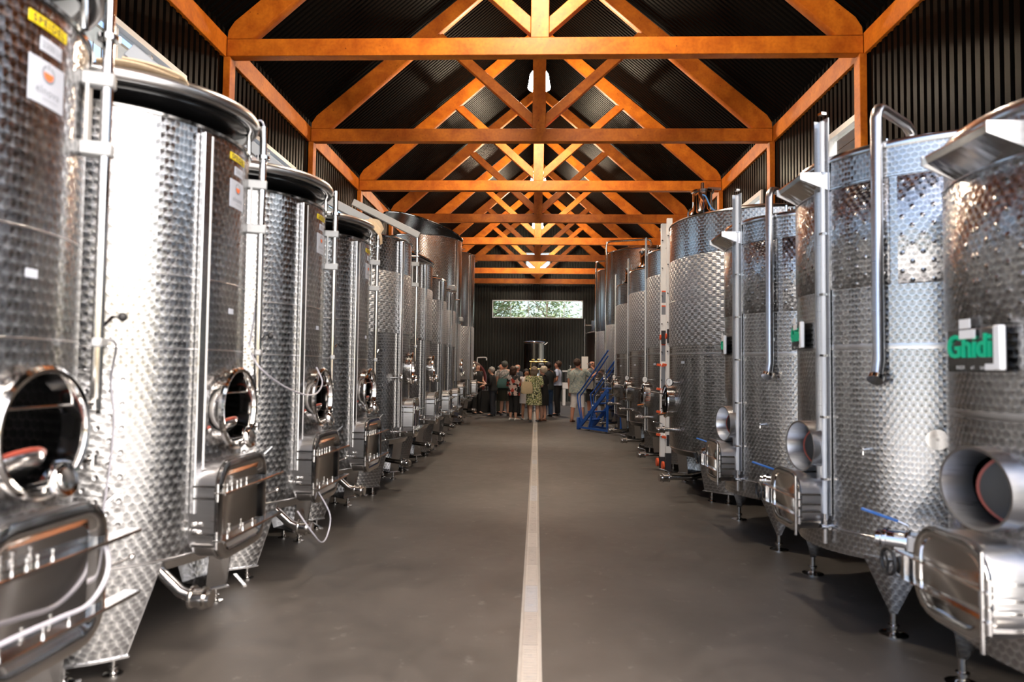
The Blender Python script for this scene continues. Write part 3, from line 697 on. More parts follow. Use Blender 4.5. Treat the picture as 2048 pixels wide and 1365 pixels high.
# ------------------------------------------------------------------ left row: open tanks with hoisted lids
def bottom_part(tank, r, z0, zc, mat='steel', tilt=0.0):
    b = MB().lathe([(r, z0), (r * .96, z0 - (z0 - zc) * .35), (r * .5, zc + (z0 - zc) * .2), (.06, zc), (0, zc)], 64)
    if tilt: b.v = [(x, y, z + tilt * x * min(1, (z0 - z) / max(1e-3, z0 - zc) + 0)) for x, y, z in b.v]
    return b.build('bottom', mat, tank)
def hoist(tank, r, z0, z1, th=22, arm=.92, za=.30, zi=0.0):
    a = R(th); n = Vector((cos(a), sin(a), 0)); t = Vector((-sin(a), cos(a), 0)); P = n * (r + .08)
    o = MB().cyl(P + Vector((0, 0, z0)), P + Vector((0, 0, z1)), .021, n=16).build('hoist_post', 'polished', tank)
    for z in (z1 - .36, z1 - .63): MB().beam(n * (r - .004) + Vector((0, 0, z)), P + n * .028 + Vector((0, 0, z)), .055, .055).build('bracket', 'galv', o, bevel=.006)
    MB().beam(n * (r + .02) - t * .0 + Vector((0, 0, z1 - .63)), n * (r + .02) + Vector((0, 0, z1 - .36)), .012, .06, up=t).build('bracket_plate', 'galv', o)
    MB().lathe([(.022, z1 - .2), (.04, z1 - .2), (.04, z1 - .18), (.022, z1 - .18)], 16, cx=P.x, cy=P.y).build('clamp_ring', 'polished', o)
    MB().cyl(P + Vector((0, 0, z0 + .30)), P + t * .05 + n * .04 + Vector((0, 0, z0 + .36)), .007, n=8).cyl(P + t * .05 + n * .04 + Vector((0, 0, z0 + .36)), P + t * .06 + n * .06 + Vector((0, 0, z0 + .36)), .005, n=8).build('winch_handle', 'polished', o)
    share('ball_knob', _knob, o, loc=P + t * .065 + n * .07 + Vector((0, 0, z0 + .36)))
    MB().beam(P - t * .03 + Vector((0, 0, z0 + .255)), P + t * .05 + n * .01 + Vector((0, 0, z0 + .255)), .036, .036).build('winch_box', 'galv', o, bevel=.006)
    MB().tube([P + t * .03 + Vector((0, 0, z0 + .235)), P + t * .05 - Vector((0, 0, -(z0 - .02)))], .009, 8).build('tie_rod', 'polished', o)
    e = P * (1 - arm) + Vector((0, 0, z1 + .05 + za)); s0 = P * (.84 if zi else 1) + Vector((0, 0, z1 + .02 - zi)) + n * .02
    d = MB().beam(s0, e, .05, .085); d.build('hoist_arm', 'galv', o, bevel=.004)
    MB().cyl(e + Vector((0, 0, -.035)), e + Vector((0, 0, -.26)), .0045, n=6).cyl(e + n * .035 + Vector((0, 0, -.035)), e + n * .03 + Vector((0, 0, -.26)), .0045, n=6).build('lifting_rope', 'canvas', o)
    return o
def gauge_channel(tank, th, r, z0, z1, w=.062, d=.034, mat='satin'):
    m = Fm(th, r, 0); b = MB().at(m); h = z1 - z0; zc = (z0 + z1) / 2
    b.box((-.008, zc, d / 2), (w - .016, h, d))
    o = b.build('gauge_channel', 'steel', tank, smooth=False, bevel=.004)
    MB().at(m).cyl((w / 2 - .004, z0 - .03, .016), (w / 2 - .004, z1 - .01, .016), .010, n=10).build('sight_tube', 'gauge', o)
    MB().at(m).cyl((0, z0 - .05, -.005), (0, z0 - .05, .07), .013, n=12).cyl((-.035, z0 - .05, .03), (.035, z0 - .05, .03), .011, n=10).cyl((0, z0 - .02, .03), (0, z0 - .10, .03), .010, n=10).build('gauge_valve', 'polished', o)
    return o
def tank_open(k, label, proto=None):
    r = .72; t = thing('steel_tank', label, 'tank', (-2.42, 2.25 + 1.5 * k, 0), group='open steel tanks along the left wall')
    z0, z1 = .505, 2.715
    shell_grid(MB(), r, z0, z1, (0, 1.24, .20, .20)).build('shell', 'perlage_wide', t)
    MB().lathe([(r - .01, z1 - .004), (r + .010, z1 - .004), (r + .014, z1 + .008), (r + .004, z1 + .018), (r - .012, z1 + .012)], 96).build('rim', 'polished', t)
    seam('weld_seam', t, r, z0 + .006); seam('weld_seam', t, r, 1.555, h=.008, t=.0015); seam('weld_seam', t, r, 1.925, h=.008, t=.0015)
    bottom_part(t, r, z0, .36)
    j = MB(); patch(j, -92, 1.08, 1.06, .74, r, .006, 20).build('cooling_jacket', 'jacket_big', t)
    for s in (lambda a: a, lambda a: -a, lambda a: 180 - a, lambda a: 180 + a): leg_skirt(t, r, s, z0 + .01, .095, mat='perlage_wide')
    manhole(t, 0, r, 1.24, .20, .20, .06)
    hatch(t, -1.5, r, .722, .56, .49, .065)
    gauge_channel(t, -22, r + .002, .715, 2.69)
    hoist(t, r, 1.30, 2.93, zi=.14 if k < 3 else 0)
    valve(t, 'outlet_valve', [(.46, -.36, .53), (.54, -.385, .47), (.62, -.395, .405), (.68, -.40, .355), (.74, -.40, .335), (.83, -.40, .328)], .030, body=.06, lever=None)
    MB().beam((.50, .62, .135), (.66, .40, .135), .02, .012).build('support_bar', 'polished', t)
    valve(t, 'sample_valve', [(r * cos(R(-23)), r * sin(R(-23)), .63), ((r + .05) * cos(R(-23)), (r + .05) * sin(R(-23)), .63), ((r + .07) * cos(R(-20)), (r + .07) * sin(R(-20)), .622)], .011)
    label_parts(t, 1, 2.435, r)
    patch(MB(), -2, 1.775, .05, .03, r).build('note_sticker', 'sticker_white', t)
    return t
def lid(k, label, z=2.90, tiltx=0.0, tilty=0.0):
    t = thing('floating_lid', label, 'lid', (-2.42 + .02, 2.25 + 1.5 * k, z), group='hoisted floating lids')
    t.rotation_euler = (R(tiltx), R(tilty), 0)
    MB().torus(.722, .038, 0, 72, 16).build('air_tube', 'satin', t)
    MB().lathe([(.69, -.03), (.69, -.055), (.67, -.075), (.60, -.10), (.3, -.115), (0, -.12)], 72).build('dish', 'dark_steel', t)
    MB().lathe([(.72, -.012), (.68, -.03), (.4, -.05), (.09, -.055), (.09, .04), (0, .045)], 72).build('cover', 'steel', t)
    for a in (20, 140, 260): MB().tube([(.722 * cos(R(a)), .722 * sin(R(a)), .02), (.70 * cos(R(a)), .70 * sin(R(a)), -.06), (.70 * cos(R(a)), .70 * sin(R(a)), -.19)], .014, 8).build('guide_stub', 'polished', t)
    return t
LT = ['nearest round tank on the left, cut off by the edge, big open manhole', 'second tank on the left with the brightest white reflection and a hose', 'third tank on the left, under the flat lid with short stubs', 'fourth tank on the left, cream strap knotted on its lid']
lefts = [tank_open(k, LT[k]) for k in range(4)]
LL = ['hoisted dark lid at the top left corner over the nearest tank', 'hoisted round lid with cream strap over the second left tank', 'hoisted round lid with two steel rims over the third left tank', 'hoisted round lid with a knotted cream strap over the fourth left tank']
for k in range(4): lid(k, LL[k], z=(2.93, 2.90, 2.89, 2.88)[k], tiltx=(3, 3.5, 1.5, 0)[k])

# ------------------------------------------------------------------ left row, farther closed tanks
def raised_cover(tank, r, z, tilt, dirn=0):
    m = Matrix.Translation((0, 0, z)) @ Matrix.Rotation(R(dirn), 4, 'Z') @ Matrix.Translation((-r, 0, 0)) @ Matrix.Rotation(R(-tilt), 4, 'Y') @ Matrix.Translation((r, 0, 0))
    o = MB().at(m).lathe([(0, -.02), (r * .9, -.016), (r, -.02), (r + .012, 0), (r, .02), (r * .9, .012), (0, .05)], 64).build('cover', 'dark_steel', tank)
    MB().at(m).torus(r + .01, .016, 0, 64, 8).build('cover_rim', 'polished', o); return o
def dial(tank, th, r, z, out=.10):
    m = Fm(th, r, z); o = MB().at(m).cyl((0, 0, 0), (0, 0, out), .009, n=10).build('thermometer', 'polished', tank)
    m2 = m @ Matrix.Translation((0, 0, out)) @ Matrix.Rotation(R(35), 4, 'Y')
    MB().at(m2).lathe([(0, -.012), (.047, -.012), (.05, .0), (.047, .012), (.043, .012)], 24).build('dial_case', 'polished', o)
    MB().at(m2).lathe([(.043, .010), (0, .010)], 24).build('dial_face', 'white_plastic', o)
    MB().at(m2).box((.006, .008, .012), (.003, .032, .001)).build('needle', 'ink', o, smooth=False)
def tank_left(x, y, r, z0, z1, label, jacket=None, th_g=-22, hz=.84, mh=(4, 1.47, .17), cover=None, arm=False, group='closed steel tanks along the left wall', mat='perlage_fine', lo=.10, hw=.42):
    t = thing('steel_tank', label, 'tank', (x, y, 0), group=group)
    shell_grid(MB(), r, z0, z1, (mh[0], mh[1], mh[2], mh[2] * 1.05) if mh else None).build('shell', mat, t)
    MB().lathe([(r - .01, z1 - .004), (r + .010, z1 - .004), (r + .014, z1 + .008), (r + .004, z1 + .018), (r - .012, z1 + .012)], 80).build('rim', 'polished', t)
    seam('weld_seam', t, r, z0 + .006)
    bottom_part(t, r, z0, z0 - .16)
    if jacket:
        a, b = jacket; MB().lathe([(r, a - .004), (r + .006, a + .01), (r + .006, b - .01), (r, b + .004)], 96).build('cooling_jacket', 'jacket_scale', t)
        seam('weld_seam', t, r + .006, (a + b) / 2, h=.010, t=.002)
    for s in (lambda a: a, lambda a: -a, lambda a: 180 - a, lambda a: 180 + a): leg_skirt(t, r, s, z0 + .01, lo, mat=mat, tA=32, tB=74, bA=42, bB=64)
    if mh: manhole(t, mh[0], r, mh[1], mh[2], mh[2] * 1.05, .05)
    hatch(t, 2, r, hz, hw, .46, .07)
    gauge_channel(t, th_g, r + .007, z0 + .14, z1 - .02)
    m = Fm(th_g, r + .01, 0)
    if arm:
        hoist(t, r, 1.5, z1 + .16, th=20, arm=.9, za=.34)
    if cover: raised_cover(t, r, z1 + cover[0], cover[1], cover[2])
    else: MB().lathe([(r, z1 + .01), (r * .6, z1 + .07), (.12, z1 + .12), (0, z1 + .12)], 56).build('top_cone', 'steel', t)
    valve(t, 'outlet_valve', [(r * .5, -.12, z0 - .12), (r * .62, -.17, z0 - .22), (r * .75, -.23, z0 - .26), (r * .95, -.32, z0 - .27), (r * 1.12, -.38, z0 - .28)], .028, body=.06)
    valve(t, 'sample_valve', [(r * cos(R(-24)), r * sin(R(-24)), z0 + .09), ((r + .08) * cos(R(-24)), (r + .08) * sin(R(-24)), z0 + .09), ((r + .12) * cos(R(-20)), (r + .12) * sin(R(-20)), z0 + .085)], .011)
    MB().beam((r * .70, r * .84, lo + .04), (r * .93, r * .54, lo + .04), .02, .012).build('support_bar', 'polished', t)
    for a in (36, 44): MB().at(Fm(a - 18, r, z1 - .10)).cyl((0, 0, 0), (0, 0, .10), .008, n=8).cyl((-.03, 0, .08), (.05, .0, .08), .006, n=8).build('lid_clamp', 'polished', t)
    return t
t5 = tank_left(-2.45, 8.5, .85, .62, 3.03, 'fifth left tank, grey dimpled jacket in its upper half and a round dial', jacket=(1.89, 2.62), arm=True, hz=.86)
dial(t5, -27, .85, 1.36)
t6 = tank_left(-2.45, 10.25, .85, .64, 3.02, 'sixth left tank with its dark lid tilted wide open', jacket=(1.89, 2.65), hz=.88, cover=(.06, 18, 178))
t7 = tank_left(-2.3, 11.9, .70, .64, 3.0, 'narrow left tank with thin hoses hanging by its gauge, right of the open dark lid', jacket=(1.9, 2.64), hz=.86, mh=None, hw=.40)
t8 = tank_left(-2.3, 13.38, .68, .66, 2.96, 'narrow left tank with a grey box on its top, before the tall one', jacket=(1.9, 2.6), hz=.86, mh=None, hw=.38)
t9 = tank_left(-2.72, 15.75, .95, .66, 4.42, 'tall wide left tank with a big dark lid tipped open', jacket=(1.2, 2.5), hz=.92, mh=(4, 1.5, .17), cover=(.06, 17, -168))
t10 = tank_left(-2.72, 18.5, 1.0, .66, 4.55, 'farthest left tank, tall and dark, nearest the tasting group', jacket=(1.2, 2.6), hz=.95, mh=(4, 1.5, .17))
MB().box((.62, .05, 3.06), (.14, .34, .10)).build('control_box', 'galv', t8, bevel=.01)
MB().box((.95, .02, 3.22 - .6), (.10, .22, .10)).build('junction_box', 'galv', t9, bevel=.01)

# ------------------------------------------------------------------ right row: three tanks with green signs
def ledge(tank, r, z, y0, y1):
    """folded sheet ledge between two trapezoid end plates, on the aisle side (-x)"""
    tip = -(r + .125); b = MB(); n = 10; loops = []
    for i in range(n + 1):
        y = y0 + (y1 - y0) * i / n; xw = -math.sqrt(r * r - y * y) - .002
        loops.append([(xw, y, z), (tip, y, z), (tip, y, z - .006), (tip + .006, y, z - .034), (xw, y, z - .105), (xw, y, z - .099), (tip + .012, y, z - .029), (tip + .012, y, z - .008), (xw, y, z - .008)])
    o = b.loft(loops, False, False).build('ledge', 'polished', tank, smooth=False)
    for y in (y0, y1):
        xw = -math.sqrt(r * r - y * y) + .01
        p = MB(); vs = [(xw, z + .004), (tip - .006, z + .004), (tip - .006, z - .038), (xw, z - .112)]
        p.add([(a, y - .004, c) for a, c in vs] + [(a, y + .004, c) for a, c in vs], [(0, 1, 2, 3), (7, 6, 5, 4), (0, 4, 5, 1), (1, 5, 6, 2), (2, 6, 7, 3), (3, 7, 4, 0)])
        p.build('end_plate', 'satin', o, smooth=False)
    return o
def sign(tank, th, z, r):
    m = Fm(th, r + .012, z); o = MB().at(m).box((0, 0, 0), (.36, .175, .006)).build('name_sign', 'sign_plate', tank, bevel=.003)
    vs, fs = text_mesh('Ghidi', .132, depth=.004, bold=.002, spacing=1.0)
    MB().at(m @ Matrix.Translation((-.03, .012, .008))).add(vs, fs).build('lettering', 'green_sign', o, smooth=False)
    vs, fs = text_mesh('INOX      srl      tanks', .022); MB().at(m @ Matrix.Translation((-.02, -.07, .0045))).add(vs, fs).build('small_lettering', 'white_plastic', o, smooth=False)
    MB().at(m).box((.165, .005, .016), (.04, .17, .024)).build('white_block', 'white_plastic', o, bevel=.004)
    for x, y, w, h in ((-.03, .065, .10, .036), (-.045, .108, .07, .038), (.105, -.068, .05, .024)):
        MB().at(m).box((x, y, .014), (w, h, .003)).build('note_sticker', 'white_plastic', o, smooth=False)
def tank_sign(x, y, label, z1, dz, sgn, has_pipe):
    r = .81; t = thing('steel_tank', label, 'tank', (x, y, 0), group='steel tanks with green signs along the right wall'); z0 = .47
    mz = .03 if not has_pipe else 0; hole = (183.75, 1.0 + mz, .20, .157)
    b = shell_grid(MB(), r, z0, z1, hole); b.v = [(X, Y, Z + (.0 if Z > .48 else .09 * (X / r) * 1)) for X, Y, Z in b.v]; b.build('shell', 'perlage', t)
    MB().lathe([(r - .01, z1 - .03), (r + .010, z1 - .03), (r + .014, z1 - .01), (r + .004, z1 + .012), (r - .02, z1 + .014), (.3, z1 + .10), (.22, z1 + .105)], 80).build('rim', 'steel', t)
    lidp = MB().lathe([(.22, z1 + .10), (.23, z1 + .16), (.25, z1 + .165), (.25, z1 + .185), (.0, z1 + .20)], 40).build('top_lid', 'polished', t)
    MB().cyl((-.27, .0, z1 + .14), (-.27, 0, z1 + .22), .012, n=8).build('lid_clamp', 'polished', lidp)
    top = z1 - .20; jb = z1 - .83
    for a0, a1 in ((-228, -133.5), (-130.5, -20)):
        n = int((a1 - a0) / 3); j = MB(); j.lathe([(r - .002, jb), (r + .006, jb + .012), (r + .006, top - .012), (r - .002, top)], n, R(a0), R(a1)); j.build('cooling_jacket', 'jacket_dots', t)
    seam('weld_seam', t, r, top + .005, h=.01, t=.008, mat='steel'); seam('weld_seam', t, r, jb - .35, h=.035, t=.0015); seam('weld_seam', t, r, z0 + .06, h=.01, t=.003)
    b = MB().lathe([(r, z0), (r * .9, z0 - .03), (.08, z0 - .05), (0, z0 - .05)], 64); b.v = [(X, Y, Z + .09 * X / r) for X, Y, Z in b.v]; b.build('bottom', 'steel', t)
    for a in (133, 226, 46, -46): leg_cone(t, r + .015, a, z0 + .09 * cos(R(a)) + .015, .125)
    manhole(t, 183.75, r, 1.0 + mz, .20, .157, .065, 1)
    hatch(t, 182, r, .665, .45, .35, .125, hinge=1, bars=(.03, -.075), style=1)
    ledge(t, r, z1 - .09, -.27, .15)
    m = Fm(-163 if has_pipe else -146, r + .004, 0); g = MB().at(m)
    zc, h = (z0 + .13 + z1 + .26) / 2, z1 + .26 - z0 - .13
    g.box((0, zc, .005), (.09, h, .006)); g.box((-.045, zc, .02), (.004, h, .035))
    gp = g.build('gauge_channel', 'satin', t, smooth=False)
    MB().at(m).cyl((.016, z0 + .10, .028), (.016, z1 + .24, .028), .014, n=12).build('sight_tube', 'gauge', gp)
    for q in range(7): MB().at(m).box((.016, z0 + .35 + q * .38, .028), (.034, .014, .034)).build('tube_clip', 'polished', gp, smooth=False)
    MB().at(m).cyl((.016, z0 + .06, -.01), (.016, z0 + .06, .06), .016).cyl((-.03, z0 + .06, .03), (.06, z0 + .06, .03), .012).cyl((.016, z0 - .04, .03), (.016, z0 + .14, .03), .014).build('gauge_valve', 'polished', gp)
    if has_pipe:
        a = R(-137); P = Vector((cos(a), sin(a), 0)) * (r + .045); zt = z1 + .22; pts = [(P.x * 1.03, P.y * 1.03, 1.47), (P.x, P.y, 1.55), (P.x, P.y, zt - .08)]
        pts += [(P.x * (1 - .10 * (1 - cos(q))), P.y * (1 - .10 * (1 - cos(q))), zt - .08 + .08 * sin(q)) for q in (R(30), R(60), R(90))]
        pts += [(P.x * .45, P.y * .45, zt + .0), (P.x * .36, P.y * .36, zt - .03), (P.x * .32, P.y * .32, z1 + .08)]
        o = MB().tube(pts, .031, 16).build('filling_pipe', 'satin', t)
        Q = Vector((P.x * 1.045, P.y * 1.045, 1.455)); MB().cyl(Q, Q + Vector((P.x * .02, P.y * .02, -.022)), .044, n=20).build('pipe_flange', 'polished', o)
        for z in (1.75, 2.35): MB().beam((P.x * .94, P.y * .94, z), (P.x, P.y, z), .03, .03).build('pipe_bracket', 'steel', o)
    sign(t, sgn, 1.715 + dz, r)
    a = R(140); n = Vector((cos(a), sin(a), 0)); p0 = n * (r + .03) + Vector((0, 0, .65))
    bv = valve(t, 'ball_valve', [p0 - n * .06, p0 + n * .12, p0 + n * .28], .032, body=.10, lever=(p0 + n * .15 + Vector((0, 0, .05)), p0 + n * .36 + Vector((0, 0, .10)), 'blue_plastic'))
    MB().beam(p0 + n * .10, p0 + n * .21, .085, .085).build('valve_body', 'satin', bv, bevel=.008)
    q0 = n * (r - .06) + Vector((0, 0, .40))
    lv = valve(t, 'lower_valve', [q0 - n * .15 + Vector((0, 0, .04)), q0, q0 + n * .12], .034, body=.06, lever=(q0 + n * .02 + Vector((0, 0, .10)), q0 + n * .16 + Vector((0, 0, .10)), 'blue_plastic'))
    a = R(-118); n = Vector((cos(a), sin(a), 0))
    MB().cyl(n * (r - .01) + Vector((0, 0, 1.12)), n * (r + .09) + Vector((0, 0, 1.12)), .010, n=8).cyl(n * (r + .075) + Vector((0, 0, 1.12)), n * (r + .09) + Vector((0, 0, 1.12)), .055, n=20).build('pressure_dial', 'polished', t)
    a = R(-143); n = Vector((cos(a), sin(a), 0))
    MB().cyl(n * (r - .01) + Vector((0, 0, 1.03)), n * (r + .06) + Vector((0, 0, 1.03)), .008, n=8).cyl(n * (r + .05) + Vector((0, 0, 1.04)), n * (r + .05) + Vector((0, 0, 1.0)), .007, n=8).build('sample_valve', 'polished', t)
    return t
rt = [tank_sign(2.58, 2.80, 'nearest right tank with the largest green lettered sign, cut off by the edge', 2.49, -.145, 180, False),
      tank_sign(2.58, 4.56, 'second right tank with a tall bent filling pipe, brightest white reflection', 2.81, 0, 172, True),
      tank_sign(2.58, 6.38, 'third right tank with a bent filling pipe, between the second one and the ladder', 2.81, 0, 172, True)]

# ------------------------------------------------------------------ right row: closed tanks with neck
def tank_neck(x, y, r, z1, label, jacket, neck=True, cip=False, cap=False):
    t = thing('steel_tank', label, 'tank', (x, y, 0), group='closed tanks with gauges along the right wall'); z0 = .53
    shell_grid(MB(), r, z0, z1, (180, 1.10, .19, .19)).build('shell', 'perlage_fine', t)
    MB().lathe([(r, z1 - .01), (r + .012, z1), (r + .004, z1 + .016), (r * .55, z1 + .15), (.12, z1 + .22), (0, z1 + .22)], 72).build('top_cone', 'steel', t)
    a, b = jacket; MB().lathe([(r, a - .004), (r + .006, a + .01), (r + .006, b - .01), (r, b + .004)], 96).build('cooling_jacket', 'jacket_scale', t)
    seam('weld_seam', t, r + .006, (a + b) / 2 + .02, h=.010, t=.002); seam('weld_seam', t, r, z0 + .006); seam('weld_seam', t, r, a - .10, h=.02, t=.0015)
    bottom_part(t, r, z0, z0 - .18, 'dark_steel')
    for s in (lambda q: q, lambda q: -q, lambda q: 180 - q, lambda q: 180 + q): leg_skirt(t, r, s, z0 + .01, .12, tA=34, tB=62, bA=39, bB=57, mat='perlage_fine')
    manhole(t, 180, r, 1.10, .19, .19, .075, 2)
    dial(t, -168, r, 1.34, .09)
    m = Fm(172 if not cap else 120, r + .014, 0); h = z1 + .32 - z0; g = MB().at(m); g.cyl((0, z0 - .02, .004), (0, z0 + h - .02, .004), .017, n=12)
    gp = g.build('gauge_channel', 'steel', t)
    MB().at(m).cyl((.024, z0, .012), (.024, z1 + .28, .012), .008, n=8).build('sight_tube', 'gauge', gp)
    patch(MB(), -160, 1.58, .07, .03, r).build('note_sticker', 'sticker_white', t)
    if neck:
        nx, ny, nz = -r * .72, -r * .30, z1 + .06
        o = MB().lathe([(.16, nz), (.115, nz + .06), (.115, nz + .27), (.135, nz + .275), (.135, nz + .30), (.0, nz + .315)], 28, cx=nx, cy=ny).build('filling_neck', 'polished', t)
        MB().cyl((nx, ny, nz + .31), (nx, ny, nz + .40), .022, n=12).cyl((nx - .17, ny, z1 + .02), (nx - .17, ny, z1 + .10), .012, n=8).build('vent_valve', 'polished', o)
        if cap: MB().beam((nx + .06, ny, nz + .33), (nx + .22, ny, nz + .33), .03, .03).build('clamp_arm', 'polished', o)
    if cip:
        X, Y = -(r + .06), -.25; zt = z1 + .28
        pts = [(X, Y, .95), (X, Y, zt - .10), (X + .03, Y, zt - .03), (X + .10, Y, zt), (0, Y, zt + .06), (.07, Y, zt + .04), (.10, Y, zt - .03), (.10, Y, z1 + .1)]
        MB().tube(pts, .026, 10).build('cleaning_pipe', 'polished', t)
    valve(t, 'racking_valve', [(-r * .97, -.16, .76), (-r - .10, -.18, .76), (-r - .22, -.20, .76)], .024, body=.07, lever=((-r - .14, -.18, .80), (-r - .26, -.19, .82), 'polished'))
    valve(t, 'outlet_valve', [(-r * .45, -.2, z0 - .16), (-r * .62, -.25, .25), (-r * .82, -.28, .20), (-r - .10, -.32, .20), (-r - .20, -.34, .20)], .03, body=.08, lever=((-r - .08, -.31, .24), (-r - .20, -.30, .27), 'polished'))
    return t
tank_neck(2.78, 8.6, 1.10, 3.30, 'widest right tank, behind the white ladder, with a neck and blue cable', (1.78, 2.84), cap=True)
tank_neck(2.7, 10.85, .95, 3.32, 'right tank just left of the white ladder with a shiny neck on top', (1.84, 2.94))
tank_neck(2.7, 12.95, .95, 3.33, 'right tank between two others of equal height, second left of the ladder', (1.84, 2.92))
tank_neck(2.7, 15.05, .95, 3.32, 'right tank just before the tall one with the cleaning pipe, third left of the ladder', (1.84, 2.9))
tank_neck(2.7, 17.1, .95, 4.39, 'tall right tank with the wide arched cleaning pipe over its top', (1.5, 2.6), neck=False, cip=True)
tank_neck(2.7, 20.0, .95, 4.36, 'farthest tall right tank, beside the man with sunglasses', (1.5, 2.6), neck=False, cip=True)

# ------------------------------------------------------------------ hoses, straps, cable
def smooth(pts, k=6):
    P = [Vector(p) for p in pts]; out = []
    for i in range(len(P) - 1):
        a, b, c, d = P[max(i - 1, 0)], P[i], P[i + 1], P[min(i + 2, len(P) - 1)]
        for j in range(k):
            t = j / k; out.append(.5 * ((2 * b) + (c - a) * t + (2 * a - 5 * b + 4 * c - d) * t * t + (3 * b - 3 * c + d - a) * t ** 3))
    return out + [P[-1]]
def hose(name, label, pts, r, mat='hose', cat='hose', group='clear hoses on the left tanks'):
    return MB().tube(smooth(pts), r, 8).build(name, mat, label=label, cat=cat, group=group)
hose('sampling_hose', 'thin clear hose hanging in an arc down the bright second left tank', [(-1.74, 2.62, 1.56), (-1.86, 2.95, 1.565), (-1.99, 3.13, 1.40), (-1.975, 3.14, 1.24), (-1.98, 3.14, 1.07), (-1.99, 3.13, .91), (-2.0, 3.12, .765)], .005)
hose('sampling_hose', 'thin clear hose hanging straight from the lid rim beside the third left tank', [(-1.80, 4.12, 2.93), (-1.735, 4.12, 3.0), (-1.70, 4.12, 2.93), (-1.70, 4.12, 2.72), (-1.70, 4.12, 2.44), (-1.71, 4.12, 2.13), (-1.73, 4.12, 1.82), (-1.76, 4.12, 1.60)], .006)
hose('sampling_hose', 'clear hose sagging across the third left tank to its manhole', [(-1.72, 4.06, 1.55), (-1.60, 3.89, 1.467), (-1.58, 4.16, 1.366), (-1.57, 4.52, 1.292), (-1.575, 4.84, 1.281), (-1.60, 5.06, 1.359), (-1.67, 5.13, 1.47)], .0055)
hose('sampling_hose', 'clear hose looped under the door of the third left tank', [(-1.60, 4.587, .50), (-1.52, 4.658, .345), (-1.51, 4.839, .232), (-1.52, 5.012, .244), (-1.52, 5.062, .378), (-1.59, 5.0, .555)], .005)
hose('sampling_hose', 'clear hose lying on the lower clamp bar of the nearest left tank', [(-1.55, 1.9, .655), (-1.548, 2.083, .650), (-1.548, 2.216, .642), (-1.55, 2.36, .637), (-1.56, 2.47, .70), (-1.58, 2.49, .80), (-1.66, 2.48, .92)], .008)
hose('power_cable', 'thin blue cable running from the neck over the widest right tank', [(1.95, 8.25, 3.60), (1.98, 8.1, 3.56), (2.04, 7.98, 3.37), (2.2, 7.9, 3.30), (2.35, 7.84, 3.20), (2.4, 7.56, 3.0)], .008, 'cable_blue', 'cable', None)
def strap(label, paths, w):
    b = MB()
    for pts, wv in paths:
        P = smooth(pts, 5); wv = Vector(wv) * w / 2; up = Vector((0, 0, .004)); loops = [[tuple(p - wv - up), tuple(p + wv - up), tuple(p + wv + up), tuple(p - wv + up)] for p in P]; b.loft(loops)
    return b.build('lid_strap', 'canvas', label=label, cat='strap', group='cream lid straps')
strap('cream webbing strap folded on the lid rim of the second left tank', [([(-2.10, 3.10, 2.905), (-2.02, 3.13, 2.915), (-1.94, 3.19, 2.92), (-1.88, 3.26, 2.918), (-1.83, 3.34, 2.915)], (-.35, .55, 0)), ([(-2.0, 3.14, 2.928), (-1.90, 3.22, 2.932), (-1.81, 3.32, 2.92), (-1.79, 3.36, 2.885)], (-.4, .6, 0))], .12)
strap('cream strap knotted round the lid rim of the fourth left tank', [([(-1.78, 6.55, 2.88), (-1.70, 6.70, 2.93), (-1.64, 6.84, 2.92), (-1.61, 6.90, 2.86), (-1.66, 6.95, 2.78)], (.1, .5, .6)), ([(-1.72, 6.80, 2.96), (-1.63, 6.86, 2.95), (-1.60, 6.92, 2.88)], (.3, .2, .7)), ([(-1.66, 6.72, 2.90), (-1.60, 6.82, 2.82), (-1.60, 6.88, 2.74)], (.2, .6, .3))], .07)

# ------------------------------------------------------------------ white folding ladder
lw = plain('white fibreglass ladder', (.88, .88, .89), .35); lo = plain('orange red ladder plastic', (.72, .10, .03), .4); lk = plain('dark ladder foot', (.03, .03, .035), .5)
ld = thing('folding_ladder', 'tall white folding ladder with orange fittings leaning between two right tanks', 'ladder')
A, B = Vector((1.90, 9.93, 0)), Vector((1.885, 10.30, 0)); TOPV = Vector((.015, .01, 3.70)); dr_ = (B - A).normalized(); nr_ = Vector((dr_.y, -dr_.x, 0))
for p, lab, q0 in ((A, 'front', .30), (B, 'rear', .20)):
    rail = MB().beam(p + TOPV * (q0 / 3.7), p + TOPV, .080, .05, up=dr_).build('rail', lw, ld, bevel=.004)
    MB().beam(p + Vector((0, 0, .03)), p + TOPV * (q0 / 3.7), .085, .06, up=dr_).build('rail_foot', lk, rail, bevel=.004)
    for z in [.5 + .42 * k for k in range(8)]:
        c = p + TOPV * (z / 3.7) - nr_ * .0; MB().cyl(c - dr_ * .0 + Vector((-.02, -.035, 0)), c + Vector((-.03, -.05, 0)), .009, n=8).build('rivet', lk, rail)
    def decal(z0, z1, col, nm, dz=0):
        c0, c1 = p + TOPV * (z0 / 3.7), p + TOPV * (z1 / 3.7); off = -dr_ * .0262
        return MB().beam(c0 + off, c1 + off, .06 if col is not lw else .03, .002, up=dr_).build(nm, col, rail, smooth=False)
    if lab == 'rear':
        for z0, z1 in ((2.50, 2.66), (2.32, 2.44), (1.62, 1.86), (1.20, 1.54)):
            decal(z0, z1, 'ink_grey', 'warning_label'); decal(z1, z1 + .02, lo, 'warning_stripe')
    else:
        decal(.92, 1.36, lo, 'print_label'); decal(.40, .56, 'ink', 'data_label')
        for q in range(5): decal(1.0 + q * .07, 1.03 + q * .07, lw, 'print_mark')
